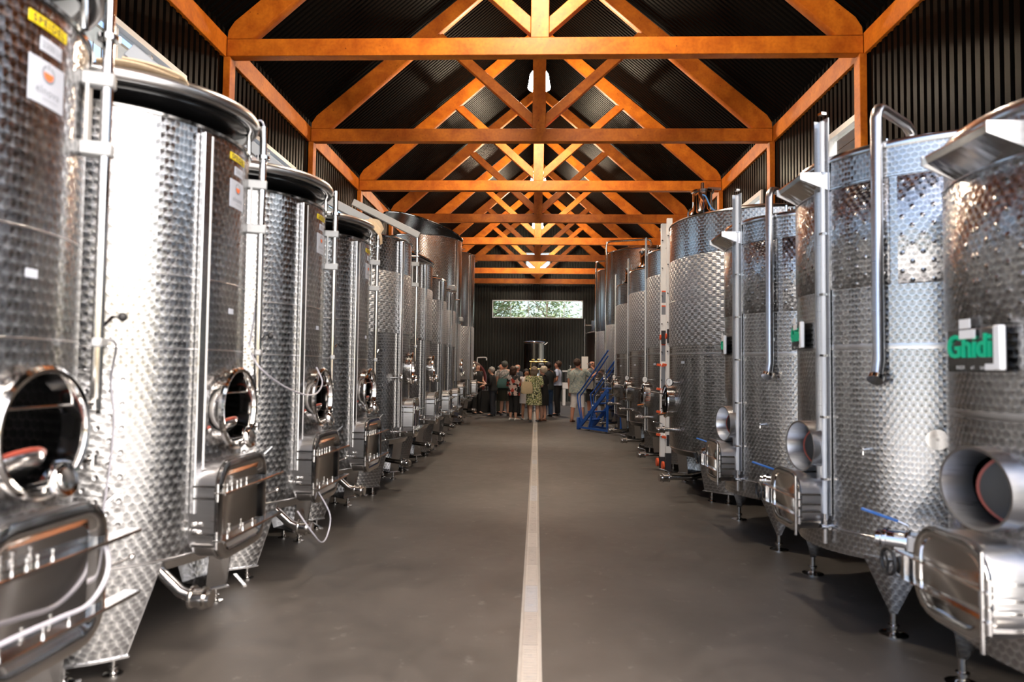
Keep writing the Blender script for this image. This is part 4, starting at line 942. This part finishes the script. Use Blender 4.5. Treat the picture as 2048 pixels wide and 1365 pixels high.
for z in (1.56, 1.20, .86, .52):
    rg = MB().beam(A + TOPV * (z / 3.7) + nr_ * .02, B + TOPV * (z / 3.7) + nr_ * .02, .035, .03).build('rung', lw, ld)
    for p in (A, B): MB().beam(p + TOPV * (z / 3.7) - nr_ * .03, p + TOPV * (z / 3.7) - nr_ * .09 + Vector((0, 0, .01)), .05, .035).build('rung_lock', lo, rg, bevel=.004)
for p in (A, B):
    c = p + TOPV * (1.98 / 3.7) - dr_ * .01; hh = MB()
    for sgn_ in (-1, 1): hh.beam(c - dr_ * .03 + Vector((0, 0, .10 * sgn_)), c - dr_ * .03 - nr_ * .0 + Vector((0, 0, 0)), .07, .02, up=dr_)
    h_ = hh.build('hinge', lk, ld); MB().cyl(c - nr_ * .05, c + nr_ * .06, .04, n=20).build('hinge_knob', lo, h_)
    MB().cyl(p + Vector((0, 0, .12)) + nr_ * -.06, p + Vector((0, 0, .12)) + nr_ * -.09, .06, n=20).build('wheel', lo, ld)

# ------------------------------------------------------------------ blue mobile steps
bl = plain('blue painted steel', (.02, .09, .36), .4)
ms = thing('mobile_steps', 'blue wheeled access steps with slanting handrails by the right tanks', 'steps', (1.24, 17.27, 0), math.atan2(-.86, .5))
# local x: up the flight
for y in (-.20, .20):
    MB().beam((.02, y, .05), (1.22, y, 1.02), .04, .095).build('stringer', bl, ms, bevel=.004)
    MB().tube(smooth([(.12, y, .20), (.02, y, .50), (-.06, y, .84), (.10, y, .98), (.70, y, 1.50), (1.22, y, 1.95)], 5), .019, 10).build('handrail', bl, ms)
    MB().tube(smooth([(.16, y, .26), (.10, y, .50), (.06, y, .80), (.20, y, .94), (.75, y, 1.40), (1.22, y, 1.82)], 5), .016, 10).build('lower_rail', bl, ms)
    MB().beam((0, y, .06), (1.30, y, .06), .045, .05).build('base_rail', bl, ms)
    MB().beam((0, y, 0), (0, y, .30), .10, .06, up=(1, 0, 0)).build('front_foot', bl, ms, bevel=.01)
    MB().beam((1.20, y, .08), (1.20, y, 1.0), .04, .04, up=(1, 0, 0)).build('rear_post', bl, ms)
    MB().beam((.45, y, .08), (.62, y, .52), .035, .035).build('brace', bl, ms)
    for x in (.42, 1.12): MB().cyl((x, y - .02, .05), (x, y + .02, .05), .05, n=18).build('wheel', 'polished', ms)
for i in range(4): MB().box((.22 + i * .27, 0, .25 + i * .215), (.20, .40, .03)).build('tread', bl, ms, bevel=.004)
MB().box((1.14, 0, 1.05), (.30, .42, .03)).build('platform', bl, ms, bevel=.004)

# ------------------------------------------------------------------ things at the far end
tb = thing('tasting_table', 'black cloth covered tasting table at the far left with glasses on it', 'table', (-2.2, 23.6, 0))
blk = plain('black table cloth', (.012, .012, .013), .85, noise=.3)
MB().box((0, 0, .735), (1.5, .62, .03)).build('tabletop', blk, tb, bevel=.006)
n = 60; lp = []
for z, k in ((.722, 0), (.40, .012), (.02, .022)):
    l = []
    for i in range(n):
        q = i / n * 4; s_, f = int(q), q - int(q); c = [(-.75, -.31), (.75, -.31), (.75, .31), (-.75, .31)]; a, b_ = c[s_], c[(s_ + 1) % 4]
        x, y = a[0] + (b_[0] - a[0]) * f, a[1] + (b_[1] - a[1]) * f; w_ = 1 + k * sin(i * 2.2); l.append((x * w_, y * (1 + 2 * k * sin(i * 2.2)), z))
    lp.append(l)
MB().loft(lp, False, False).build('cloth_skirt', blk, tb)
gl = glass(); gl.name = 'wine glass'
gmesh = MB().lathe([(0, 0), (.035, .002), (.005, .008), (.004, .085), (.020, .105), (.036, .135), (.034, .175), (.028, .205), (.0265, .204), (.033, .17), (.034, .137), (.018, .11), (0, .098)], 16).mesh('wine_glass', M['hose'])
for i, (x, y) in enumerate(((-1.86, 23.42), (-1.76, 23.50), (-1.66, 23.44), (-1.58, 23.56))):
    o = bpy.data.objects.new('wine_glass', gmesh); COL.objects.link(o); o.location = (x, y, .7505)
    tag(o, ('leftmost empty wine glass', 'second wine glass from the left', 'third wine glass from the left', 'rightmost empty wine glass')[i] + ' on the black tasting table', 'glass', 'glasses on the black table')
pr = thing('grape_press', 'round steel drum with a dark red rim behind the tasting table', 'press', (-2.5, 25.4, 0))
mm = Matrix.Translation((0, 0, 1.12)) @ Matrix.Rotation(pi / 2, 4, 'X')
MB().at(mm).lathe([(0, .46), (.5, .45), (.58, .40), (.60, .30), (.60, -.8), (.5, -.9), (0, -.92)], 40).build('drum', 'polished', pr)
MB().at(mm).torus(.63, .055, .38, 48, 10).build('rim_ring', plain('dark red enamel', (.10, .012, .012), .4), pr)
for x in (-.42, .42):
    for y in (-.3, .7): MB().beam((x, y, 0), (x * .8, y, .75), .06, .06).build('leg', 'steel', pr)
MB().tube(smooth([(.30, -.1, 1.62), (.30, -.1, 1.86), (.36, -.1, 1.90), (.62, -.1, 1.90), (.64, -.1, 1.80)], 4), .022, 8).build('handle', 'white_plastic', pr)
ct = thing('steel_tank', 'small dark standing tank with a flat rimmed top in the middle of the far wall', 'tank', (-.10, 26.6, 0))
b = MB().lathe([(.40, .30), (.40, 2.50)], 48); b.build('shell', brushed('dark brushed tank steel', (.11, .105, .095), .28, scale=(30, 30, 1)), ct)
MB().lathe([(.40, 2.48), (.42, 2.49), (.435, 2.52), (.42, 2.55), (.40, 2.56), (.30, 2.58), (0, 2.60)], 48).build('rim', 'polished', ct)
MB().lathe([(.40, .32), (.3, .22), (0, .18)], 40).build('bottom', 'steel', ct)
for a in (45, 135, 225, 315): MB().cyl((.34 * cos(R(a)), .34 * sin(R(a)), 0), (.34 * cos(R(a)), .34 * sin(R(a)), .32), .02).build('leg', 'steel', ct)
MB().beam((.40, -.1, 2.44), (.52, -.1, 2.54), .03, .03).build('lid_lever', 'steel', ct)
fc = thing('filter_cart', 'brassy steel filter with pipes and valves in front of the small far tank', 'filter', (.05, 24.6, 0))
MB().box((0, 0, .22), (.62, .45, .06)).build('chassis', 'steel', fc, bevel=.01)
for x in (-.26, .26):
    MB().cyl((x, -.1, .05), (x, -.06, .05), .05, n=16).build('wheel', 'black_rubber', fc); MB().cyl((x, .16, .05), (x, .2, .05), .05, n=16).build('wheel', 'black_rubber', fc)
    MB().cyl((x, 0, .2), (x, 0, 1.76), .022).build('upright', 'brass', fc)
MB().cyl((-.30, 0, 1.76), (.34, 0, 1.76), .03, n=14).build('manifold', 'brass', fc)
MB().cyl((-.30, -.02, 1.50), (.30, -.02, 1.50), .022, n=12).build('lower_pipe', 'brass', fc)
MB().lathe([(0, .30), (.13, .30), (.15, .36), (.15, 1.30), (.12, 1.42), (0, 1.45)], 24, cx=-.12).build('filter_housing', 'polished', fc)
MB().sphere((.12, -.06, 1.60), .085).build('hand_wheel', 'black_rubber', fc)
for x in (-.18, .02, .22): MB().cyl((x, 0, 1.76), (x, 0, 1.84), .016).cyl((x - .04, 0, 1.845), (x + .06, 0, 1.845), .012).build('valve_handle', 'brass', fc)
bm_ = thing('bottling_machine', 'white framed bottling machine with black upper housing against the far wall', 'machine', (1.75, 28.6, 0))
MB().box((0, 0, .83), (1.35, .6, .26)).build('front_apron', 'machine_white', bm_, bevel=.01)
for x in (-.6, .6):
    for y in (-.25, .25): MB().box((x, y, .36), (.11, .08, .70)).build('leg', 'machine_white', bm_, bevel=.005)
    MB().box((x, -.25, .0075), (.16, .12, .015)).build('foot_pad', 'black_rubber', bm_)
MB().box((.0, .05, 1.18), (1.2, .45, .42)).build('housing', 'black_rubber', bm_, bevel=.02)
MB().box((0, -.15, 1.43), (1.35, .08, .07)).build('guide_rail', 'machine_white', bm_, bevel=.004)
MB().lathe([(.05, 1.4), (.05, 1.5), (.02, 1.52), (.02, 1.60), (.05, 1.62), (.05, 1.66), (0, 1.68)], 16, cx=-.35).build('valve_head', 'polished', bm_)
wb = thing('white_board', 'bright white upright board on a thin stand behind the two men at right', 'board', (1.57, 22.3, 0))
MB().box((0, 0, 1.70), (.21, .02, .44)).build('panel', 'white_plastic', wb, bevel=.003)
MB().cyl((0, .02, .03), (0, .02, 1.50), .014).build('stand_pole', 'steel', wb); MB().lathe([(0, .0), (.16, .0), (.16, .012), (.03, .03), (0, .03)], 24).build('stand_base', 'black_rubber', wb)
st = thing('steel_tank', 'small dark tank with a neck and guard bars, farthest on the right', 'tank', (2.45, 23.3, 0))
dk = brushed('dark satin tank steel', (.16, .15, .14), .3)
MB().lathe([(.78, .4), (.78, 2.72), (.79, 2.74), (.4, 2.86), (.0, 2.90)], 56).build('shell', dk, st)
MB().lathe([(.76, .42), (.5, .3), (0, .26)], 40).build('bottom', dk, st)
MB().lathe([(.2, 2.82), (.2, 3.15), (.22, 3.17), (0, 3.19)], 28, cx=-.42).build('filling_neck', 'steel', st)
for a in (45, 135, 225, 315): MB().cyl((.62 * cos(R(a)), .62 * sin(R(a)), 0), (.62 * cos(R(a)), .62 * sin(R(a)), .42), .025).build('leg', 'steel', st)
for y in (-.12, -.38):
    MB().cyl((-.84, y, .5), (-.84, y, 3.2), .014).build('guard_bar', 'steel', st)
    for z in (2.72, 3.0): MB().cyl((-.84, y, z), (-.60, y, z), .010).build('cross_bar', 'steel', st)
MB().lathe([(.80, 1.50), (.80, 1.52)], 56).build('weld_seam', 'steel', st)

# ------------------------------------------------------------------ trees behind the far windows
def tree(x, y, h, cr, n, label, seed):
    rnd = random.Random(seed); t = thing('tree', label, 'tree', (x, y, 0), group='trees behind the far window')
    MB().tube(smooth([(0, 0, -.1), (.08, .02, h * .3), (-.05, 0, h * .6), (.05, 0, h * .9)]), [.14 * (1 - .8 * i / 18) for i in range(19)], 8).build('trunk', 'bark', t)
    for k in range(5):
        a = k * 1.3 + seed; MB().tube(smooth([(0, 0, h * (.35 + .1 * k)), (.5 * cos(a), .5 * sin(a), h * (.45 + .1 * k)), (1.1 * cos(a), 1.1 * sin(a), h * (.52 + .1 * k))]), .03, 6).build('branch', 'bark', t)
    b = MB()
    for i in range(n):
        while True:
            p = Vector((rnd.uniform(-1, 1), rnd.uniform(-1, 1), rnd.uniform(-1, 1)))
            if p.length < 1: break
        c = Vector((p.x * cr, p.y * cr, h * .62 + p.z * h * .4)); a = Vector((rnd.uniform(-1, 1), rnd.uniform(-1, 1), rnd.uniform(-.5, .5))).normalized(); q = a.cross(Vector((rnd.uniform(-1, 1), rnd.uniform(-1, 1), 1))).normalized(); L_ = rnd.uniform(.09, .18)
        b.add([c - a * L_, c + q * L_ * .35, c + a * L_, c - q * L_ * .35], [(0, 1, 2, 3)])
    b.build('foliage', 'leaf', t, kind='stuff', smooth=False)
tree(-2.3, 36.2, 6.6, 1.7, 4200, 'leafy green tree behind the left panes of the far window', 3)
tree(.6, 39.6, 6.8, 1.6, 2600, 'looser green tree behind the middle pane of the far window', 5)
tree(3.6, 43.2, 6.6, 1.6, 900, 'thin pale tree behind the right panes of the far window', 9)

# ------------------------------------------------------------------ people
def pattern(name, cols, scale, rough=.8):
    m, nt, b = nodes(name); tc = nt.nodes.new('ShaderNodeTexCoord'); v = nt.nodes.new('ShaderNodeTexVoronoi'); v.inputs['Scale'].default_value = scale
    r = nt.nodes.new('ShaderNodeValToRGB'); r.color_ramp.interpolation = 'CONSTANT'
    while len(r.color_ramp.elements) < len(cols): r.color_ramp.elements.new(1)
    for i, c in enumerate(cols): r.color_ramp.elements[i].position = i / len(cols); r.color_ramp.elements[i].color = (*c, 1)
    sp = nt.nodes.new('ShaderNodeSeparateColor')
    dn = nt.nodes.new('ShaderNodeTexNoise'); dn.inputs['Scale'].default_value = scale * .7; va = nt.nodes.new('ShaderNodeVectorMath'); va.operation = 'MULTIPLY_ADD'
    va.inputs[1].default_value = (1.6 / scale,) * 3; nt.links.new(tc.outputs['Object'], dn.inputs['Vector']); nt.links.new(dn.outputs['Color'], va.inputs[0]); nt.links.new(tc.outputs['Object'], va.inputs[2])
    nt.links.new(va.outputs[0], v.inputs['Vector']); nt.links.new(v.outputs['Color'], sp.inputs[0]); nt.links.new(sp.outputs[0], r.inputs[0]); nt.links.new(r.outputs[0], b.inputs['Base Color'])
    b.inputs['Roughness'].default_value = rough; return m
def cloth(name, c): return plain(name, c, .85, noise=.15, nscale=25, bump=.15)
SK = [plain('light skin', (.60, .34, .24), .5), plain('tanned skin', (.45, .23, .14), .5), plain('ruddy skin', (.58, .28, .19), .5)]
HR = {'grey': plain('grey hair', (.36, .34, .31), .7, noise=.3, nscale=60), 'white': plain('pale blond hair', (.62, .54, .42), .7, noise=.2, nscale=60), 'brown': plain('brown hair', (.06, .03, .018), .6, noise=.3, nscale=60),
      'dark': plain('dark hair', (.015, .012, .011), .55, noise=.3, nscale=60), 'ash': plain('ash brown hair', (.18, .135, .095), .65, noise=.3, nscale=60)}
EYE = plain('dark eyes', (.02, .015, .012), .2); LIP = plain('lips', (.40, .12, .10), .5); SHB = plain('black shoes', (.012, .011, .011), .4); SHW = plain('white sandals', (.7, .68, .64), .5); SHR = plain('brown sandals', (.16, .07, .04), .5)
def skin_body(P, E, name, mat, parent):
    me = bpy.data.meshes.new(name); me.from_pydata([p[0] for p in P], E, []); o = bpy.data.objects.new(name, me); COL.objects.link(o)
    o.modifiers.new('skin', 'SKIN'); sv = me.skin_vertices[0].data if len(me.skin_vertices) else None
    if sv is None:
        bm = bmesh.new(); bm.from_mesh(me); bm.verts.layers.skin.verify(); bm.to_mesh(me); bm.free(); sv = me.skin_vertices[0].data
    for i, p in enumerate(P): sv[i].radius = (p[1], p[1]); sv[i].use_root = (i == 0)
    ss = o.modifiers.new('sub', 'SUBSURF'); ss.levels = 1; ss.render_levels = 1
    dg = bpy.context.evaluated_depsgraph_get(); nm = bpy.data.meshes.new_from_object(o.evaluated_get(dg)); nm.name = name
    bpy.data.objects.remove(o); bpy.data.meshes.remove(me)
    nm.materials.clear(); nm.materials.append(mat); nm.polygons.foreach_set('use_smooth', [True] * len(nm.polygons))
    q = bpy.data.objects.new(name, nm); COL.objects.link(q); q.parent = parent; return q
def person(label, x, y, face, H, skin, hair, arms, top, bottom, shoes, female=False, lean=0.0, long_hair=0, bald=False, wide=1.0, legs=.10, step=.0, glasses=False, turn=0):
    s = H / 1.75; t = thing('person', label, 'person', (x, y, 0), R(face - 90), group='people tasting at the far end')
    L = lambda p: (p[0] * s, (p[1] + (lean * max(0, p[2] - .95) if p[2] > .95 else 0)) * s, p[2] * s)
    P = []; E = []
    def add(p, r, par=None):
        P.append((L(p), r * s)); 
        if par is not None: E.append((par, len(P) - 1))
        return len(P) - 1
    hw = .095 if not female else .10; wide = wide * 1.10; sw = (.195 if not female else .172) * (1 + .5 * (wide - 1))
    pel = add((0, 0, .96), .115); wa = add((0, .005, 1.10), .11, pel); ch = add((0, 0, 1.28), .125, wa); up = add((0, -.01, 1.40), .09, ch); nk = add((0, .0, 1.475), .056, up)
    tr = R(turn); rot = lambda p: (p[0] * cos(tr) - (p[1]) * sin(tr), p[0] * sin(tr) + p[1] * cos(tr), p[2])
    jw = add(rot((0, .030, 1.540)), .066, nk); hd = add(rot((0, .012, 1.622)), .096, jw); tp = add(rot((0, -.005, 1.690)), .076, hd)
    add(rot((0, .122, 1.600)), .014, hd)
    for e in (-1, 1): add(rot((e * .098, 0, 1.61)), .015, hd)
    for e in (-1, 1):
        hp = add((e * hw, 0, .90), .095, pel); kn = add((e * (hw + .005), .015 + step * e, .50), .068, hp); ca = add((e * (hw + legs * .1), -.012 + step * e, .34), .064, kn); an = add((e * (hw + legs * .15), -.02 + step * e, .085), .042, ca); ft = add((e * (hw + legs * .2), .06 + step * e, .045), .036, an); add((e * (hw + legs * .3), .16 + step * e, .03), .026, ft)
        shd = add((e * sw, -.01, 1.405), .062, up); el, wr = arms[0 if e < 0 else 1]
        ei = add((el[0], el[1], el[2]), .042, shd); wi = add((wr[0], wr[1], wr[2]), .027, ei)
        d = (Vector(wr) - Vector(el)).normalized(); side = d.cross(Vector((0, 0, 1))); side = side.normalized() if side.length > .1 else Vector((1, 0, 0)); w3 = Vector(wr)
        pm = add(tuple(w3 + d * .075), .032, wi)
        for k in range(4):
            f0 = w3 + d * (.125) + side * (k - 1.5) * .019; ln = (.036, .042, .039, .030)[k]
            a = add(tuple(f0), .0095, pm); b_ = add(tuple(f0 + d * ln + Vector((0, 0, -.012))), .0085, a); add(tuple(f0 + d * (ln * 1.5) + Vector((0, 0, -.035))), .007, b_)
        a = add(tuple(w3 + d * .06 - side * .040 * e), .010, wi); add(tuple(w3 + d * .095 - side * .050 * e), .008, a)
    body = skin_body(P, E, 'body', skin, t)
    def ell(z, rx, ry, oy=0.0, n=22): return [L((rx * cos(2 * pi * i / n), oy + ry * sin(2 * pi * i / n), z)) for i in range(n)]
    def limb(b, pts, rs, n=12): b.tube([L(p) for p in pts], [r * s for r in rs], n)
    # --- top
    kind, mat, hem, slv = top; w = wide; b = MB()
    fx = .92 if female else 1.0
    prof = [(1.485, .068, .064, .0), (1.455, .118, .085, -.005), (1.425, .175 * fx, .105, -.008), (1.36, .198 * fx * w, .128 * w, 0), (1.27, .195 * fx * w, .140 * w, .008), (1.12, (.165 if female else .182) * w, .128 * w, .01), (.99, .185 * w, .142 * w, .008)]
    if kind == 'dress': prof += [(.85, .205 * w, .160 * w, 0), (.65, .215 * w, .165 * w, .0), (hem, .215 * w, .165 * w, .005)]
    else:
        if hem < .93: prof.append(((.99 + hem) / 2, .195 * w, .150 * w, .005))
        prof.append((hem, .198 * w, .150 * w, .005))
    b.loft([ell(*p) for p in prof], True, True)
    for e in (-1, 1):
        el, wr = arms[0 if e < 0 else 1]; S_ = Vector((e * sw, -.01, 1.405)); el = Vector(el); wr = Vector(wr)
        if slv >= 1: pts = [S_ - Vector((e * .05, 0, 0)), S_, S_.lerp(el, .5), el, el.lerp(wr, slv - 1 + .01)]; rs = [.070, .074, .064, .056, .046]
        else: pts = [S_ - Vector((e * .05, 0, 0)), S_, S_.lerp(el, slv * .5), S_.lerp(el, slv)]; rs = [.070, .074, .072, .068]
        limb(b, [tuple(p) for p in pts], rs)
    o = b.build({'shirt': 'shirt', 'dress': 'dress', 'top': 'blouse'}[kind], mat, t, smooth=True, ang=70)
    # --- bottom
    if bottom:
        kind, mat, hem = bottom; b = MB()
        if kind == 'skirt': b.loft([ell(*p) for p in [(1.03, .165 * w, .128 * w, .008), (.95, .192 * w, .148 * w, .005), (.80, .205 * w, .16 * w, 0), (.60, .20 * w, .155 * w, 0), (hem, .19 * w, .15 * w, .0)]])
        else:
            b.loft([ell(*p) for p in [(1.03, .162 * w, .125 * w, .008), (.94, .182 * w, .142 * w, .005), (.84, .172 * w, .130 * w, .0), (.80, .15 * w, .11 * w, 0)]])
            for e in (-1, 1):
                kx = e * (hw + .005); full = [(e * hw * .9, 0, .90), (e * hw, .005, .72), (kx, .015 + step * e, .50), (e * (hw + legs * .1), -.008 + step * e, .30), (e * (hw + legs * .15), -.012 + step * e, .075)]; rf = [.105, .095, .078, .070, .066]
                pts = [p for p in full if p[2] > hem]; rs = rf[:len(pts)]
                nx = full[len(pts)] if len(pts) < len(full) else None
                if nx: f = (pts[-1][2] - hem) / (pts[-1][2] - nx[2]); pts.append(tuple(a + (c - a) * f for a, c in zip(pts[-1], nx))); rs.append(rs[-1] * .99)
                limb(b, pts, [r * (1 + (w - 1) * .5) for r in rs])
        b.build({'skirt': 'skirt', 'trousers': 'trousers', 'shorts': 'shorts'}[kind], mat, t, ang=70)
    for e in (-1, 1):      # shoes
        cx, cy = e * (hw + legs * .2), step * e; lo_ = []
        for yy, wv, hv in ((-.065, .028, .05), (-.045, .038, .085), (.0, .040, .085), (.06, .045, .065), (.13, .046, .045), (.185, .030, .028)):
            lo_.append([L((cx + wv * cos(2 * pi * i / 12), cy + yy, max(.002, hv * .5 + hv * .5 * sin(2 * pi * i / 12)))) for i in range(12)])
        MB().loft(lo_).build('shoe', shoes, t)
    # --- head details
    HM = lambda p: L(rot(p)); b = MB()
    hb = Matrix.Rotation(tr, 4, 'Z')
    if not bald:
        c = Vector(HM((0, -.026, 1.640))); b.at(Matrix.Translation(c) @ hb); hv = 1.0 if not female else 1.10
        b.sphere((0, -.004 * s, .004 * s), .110 * s * hv, 24, 16, (.97, 1.0, .98))
        if long_hair: b.sphere((0, -.022 * s, -.075 * s), .100 * s * hv, 20, 12, (1.10, .85, .75 + long_hair))
        q = random.Random(label); ph = [q.uniform(0, 6) for _ in range(3)]           # locks and waves
        b.v = [tuple(Vector(v) + (Vector(v) - c) * (.05 * sin(v[0] * 75 + ph[0]) * sin(v[2] * 62 + ph[1]) + .04 * sin(v[1] * 90 + v[2] * 40 + ph[2]))) for v in b.v]
        b.build('hair', hair, t)
    else:
        c = Vector(HM((0, -.024, 1.590))); b.at(Matrix.Translation(c) @ hb).sphere((0, 0, 0), .106 * s, 18, 12, (.98, .92, .55)); b.build('hair', hair, t)
    for e in (-1, 1): MB().sphere(HM((e * .036, .096, 1.630)), .011 * s, 10, 6).build('eye', EYE, t)
    MB().tube([HM((-.028, .088, 1.558)), HM((0, .098, 1.556)), HM((.028, .088, 1.558))], .006 * s, 6).build('mouth', LIP, t)
    if glasses:
        g = MB()
        for e in (-1, 1): g.at(Matrix.Translation(Vector(HM((e * .038, .110, 1.630)))) @ hb).sphere((0, 0, 0), .030 * s, 12, 8, (1, .25, .75)); g.at(Matrix.Identity(4)); g.tube([HM((e * .068, .100, 1.633)), HM((e * .102, .0, 1.633))], .004 * s, 6)
        g.build('sunglasses', SHB, t)
    return t
DN = lambda e, o=0: ((e * (.255 + o), -.03, 1.13), (e * (.27 + o), .05, .90))
FR = lambda e, f=.24, z=1.10, i=.10: ((e * .26, -.02, 1.13), (e * i, f, z))
c_black = cloth('black cloth', (.010, .010, .011)); c_navy = cloth('navy cloth', (.018, .022, .032)); c_white = cloth('white cloth', (.68, .66, .66)); c_lblue = cloth('pale blue shirt cloth', (.50, .58, .78)); c_grey = cloth('grey polo cloth', (.22, .21, .20)); c_jean = cloth('blue denim', (.03, .07, .16)); c_olive = cloth('dark olive cloth', (.03, .032, .022)); c_slate = cloth('slate shirt cloth', (.06, .075, .10))
p_flor = pattern('floral shawl print', [(.62, .58, .55), (.02, .02, .02), (.42, .05, .03), (.60, .45, .40), (.02, .02, .02)], 10)
p_dress = pattern('yellow green black dress print', [(.48, .47, .24), (.02, .025, .015), (.22, .26, .10), (.55, .55, .36), (.10, .12, .05)], 42)
p_grey = pattern('grey patterned shirt print', [(.34, .31, .29), (.20, .19, .19), (.42, .40, .38), (.15, .15, .15)], 34)
p_hawaii = pattern('pale green patterned shirt print', [(.36, .40, .36), (.30, .35, .33), (.42, .44, .39), (.24, .30, .30)], 26)
person('young woman with dark hair and black top serving behind the table at far left', -1.96, 22.55, -50, 1.68, SK[0], HR['brown'], (FR(-1, .34, 1.06, .10), FR(1, .36, 1.06, .06)), ('top', c_black, .95, .35), ('trousers', c_black, .07), SHB, True, long_hair=.35)
person('grey haired person all in black bending toward the tasting table', -1.36, 21.5, 168, 1.56, SK[0], HR['grey'], (FR(-1, .30, 1.06), FR(1, .32, 1.08)), ('shirt', c_black, .90, 1.7), ('trousers', c_navy, .07), SHB, lean=.12)
person('balding man in a white shirt half hidden behind the group', -1.19, 22.9, -35, 1.70, SK[2], HR['grey'], (DN(-1), DN(1)), ('shirt', c_white, .88, .5), ('trousers', c_olive, .07), SHB, bald=True)
person('person in grey patterned shirt seen from behind with a teal bag', -1.00, 21.8, 78, 1.75, SK[0], cloth('dark grey cap', (.10, .10, .09)), (DN(-1), FR(1, .2, 1.1)), ('shirt', p_grey, .92, .55), ('skirt', c_olive, .48), SHB, False, wide=1.05, turn=-20)
person('bald ruddy man in a slate blue shirt behind the floral shawl', -.62, 21.9, 40, 1.69, SK[2], HR['grey'], (FR(-1), FR(1)), ('shirt', c_slate, .88, .5), ('trousers', c_black, .07), SHB, bald=True)
person('brown haired woman in a floral shawl with black cropped trousers', -.66, 19.95, 48, 1.57, SK[0], HR['brown'], (FR(-1, .22, 1.12), FR(1, .26, 1.12)), ('top', p_flor, .80, 1.5), ('trousers', c_black, .26), SHW, True, long_hair=.30, wide=1.05)
person('dark haired woman in a white sleeveless dress facing the camera', -.30, 20.4, -72, 1.50, SK[1], HR['dark'], (FR(-1, .22, 1.15), FR(1, .24, 1.12)), ('dress', c_white, .55, .12), None, SHW, True)
person('woman in a yellow green patterned dress seen from behind with a beige bag', -.06, 19.3, 88, 1.56, SK[0], HR['ash'], (FR(-1, .20, 1.12, .22), FR(1, .22, 1.10)), ('dress', p_dress, .54, .85), None, SHB, True, long_hair=.18, wide=1.10)
person('blond short haired woman in black top and skirt, in profile', .19, 19.75, 150, 1.58, SK[0], HR['white'], (FR(-1, .26, 1.05), FR(1, .26, 1.05)), ('shirt', c_black, .90, .8), ('skirt', c_black, .50), SHR, True, wide=1.05)
person('dark haired man in black shirt and blue jeans behind the blond woman', .36, 21.6, 120, 1.73, SK[1], HR['dark'], (FR(-1), FR(1)), ('shirt', cloth('charcoal cloth', (.02, .025, .028)), .86, .6), ('trousers', c_jean, .07), SHB)
person('man in a pale blue shirt and black trousers standing in profile', .69, 22.35, 170, 1.78, SK[2], HR['brown'], (FR(-1, .26, 1.0), FR(1, .28, 1.02)), ('shirt', c_lblue, .96, .55), ('trousers', c_black, .06), SHB)
person('big man in a pale green patterned shirt and white shorts seen from behind', 1.17, 19.5, 62, 1.81, SK[2], HR['brown'], (DN(-1), ((.34, .14, 1.24), (.40, .34, 1.34))), ('shirt', p_hawaii, .80, .75), ('shorts', c_white, .40), SHR, wide=1.16, legs=.3, step=.03)
person('man in sunglasses and grey polo drinking from a glass at right', 1.76, 21.6, -118, 1.82, SK[2], HR['grey'], (((-.30, .16, 1.30), (-.06, .20, 1.52)), DN(1)), ('shirt', c_grey, .86, .6), ('shorts', c_black, .50), SHB, glasses=True, bald=True)
def held_glass(label, loc, rot=(0, 0, 0)):
    o = bpy.data.objects.new('wine_glass', gmesh); COL.objects.link(o); o.location = loc; o.rotation_euler = rot; tag(o, label, 'glass')
held_glass('wine glass tipped at the mouth of the man in sunglasses', (1.70, 21.44, 1.58), (R(60), 0, R(-20)))
held_glass('wine glass in the hand of the woman in white', (-.30, 20.15, 1.06))
# bags
def bag(name, label, loc, rz, w, h, d, mat, strap_pts):
    t = thing(name, label, 'bag', loc, R(rz)); b = MB(); lp = []
    for z, k in ((0, .82), (h * .1, 1.0), (h * .55, 1.0), (h * .9, .82), (h, .74)): lp.append([(x * k, y * (k if z < h * .6 else k * .7), z) for x, y in rrect(w, d, min(w, d) * .35, 4)])
    b.loft(lp).build('pouch', mat, t)
    MB().tube(smooth(strap_pts, 5), .011, 8).build('shoulder_strap', mat, t)
bag('shoulder_bag', 'large beige shoulder bag on the woman in the patterned dress', (-.265, 19.10, .80), 20, .34, .34, .13, cloth('beige canvas', (.50, .40, .25)), [(-.08, 0, .33), (-.02, .08, .45), (.05, .15, .50), (.08, .12, .42), (.08, 0, .33)])
bag('sling_bag', 'teal cloth bag slung across the person in the grey patterned shirt', (-1.05, 21.58, .88), -15, .40, .30, .10, cloth('teal cloth', (.06, .14, .13)), [(-.16, 0, .27), (-.04, .05, .33), (.12, .07, .44), (.20, .12, .53)])
MB().tube(smooth([(1.05, 19.34, 1.44), (1.09, 19.32, 1.30), (1.04, 19.34, 1.18), (.97, 19.42, 1.05)], 6), .012, 8, flat=.4).build('bag_strap', SHB, label='thin black strap across the back of the man in the patterned shirt', cat='strap')
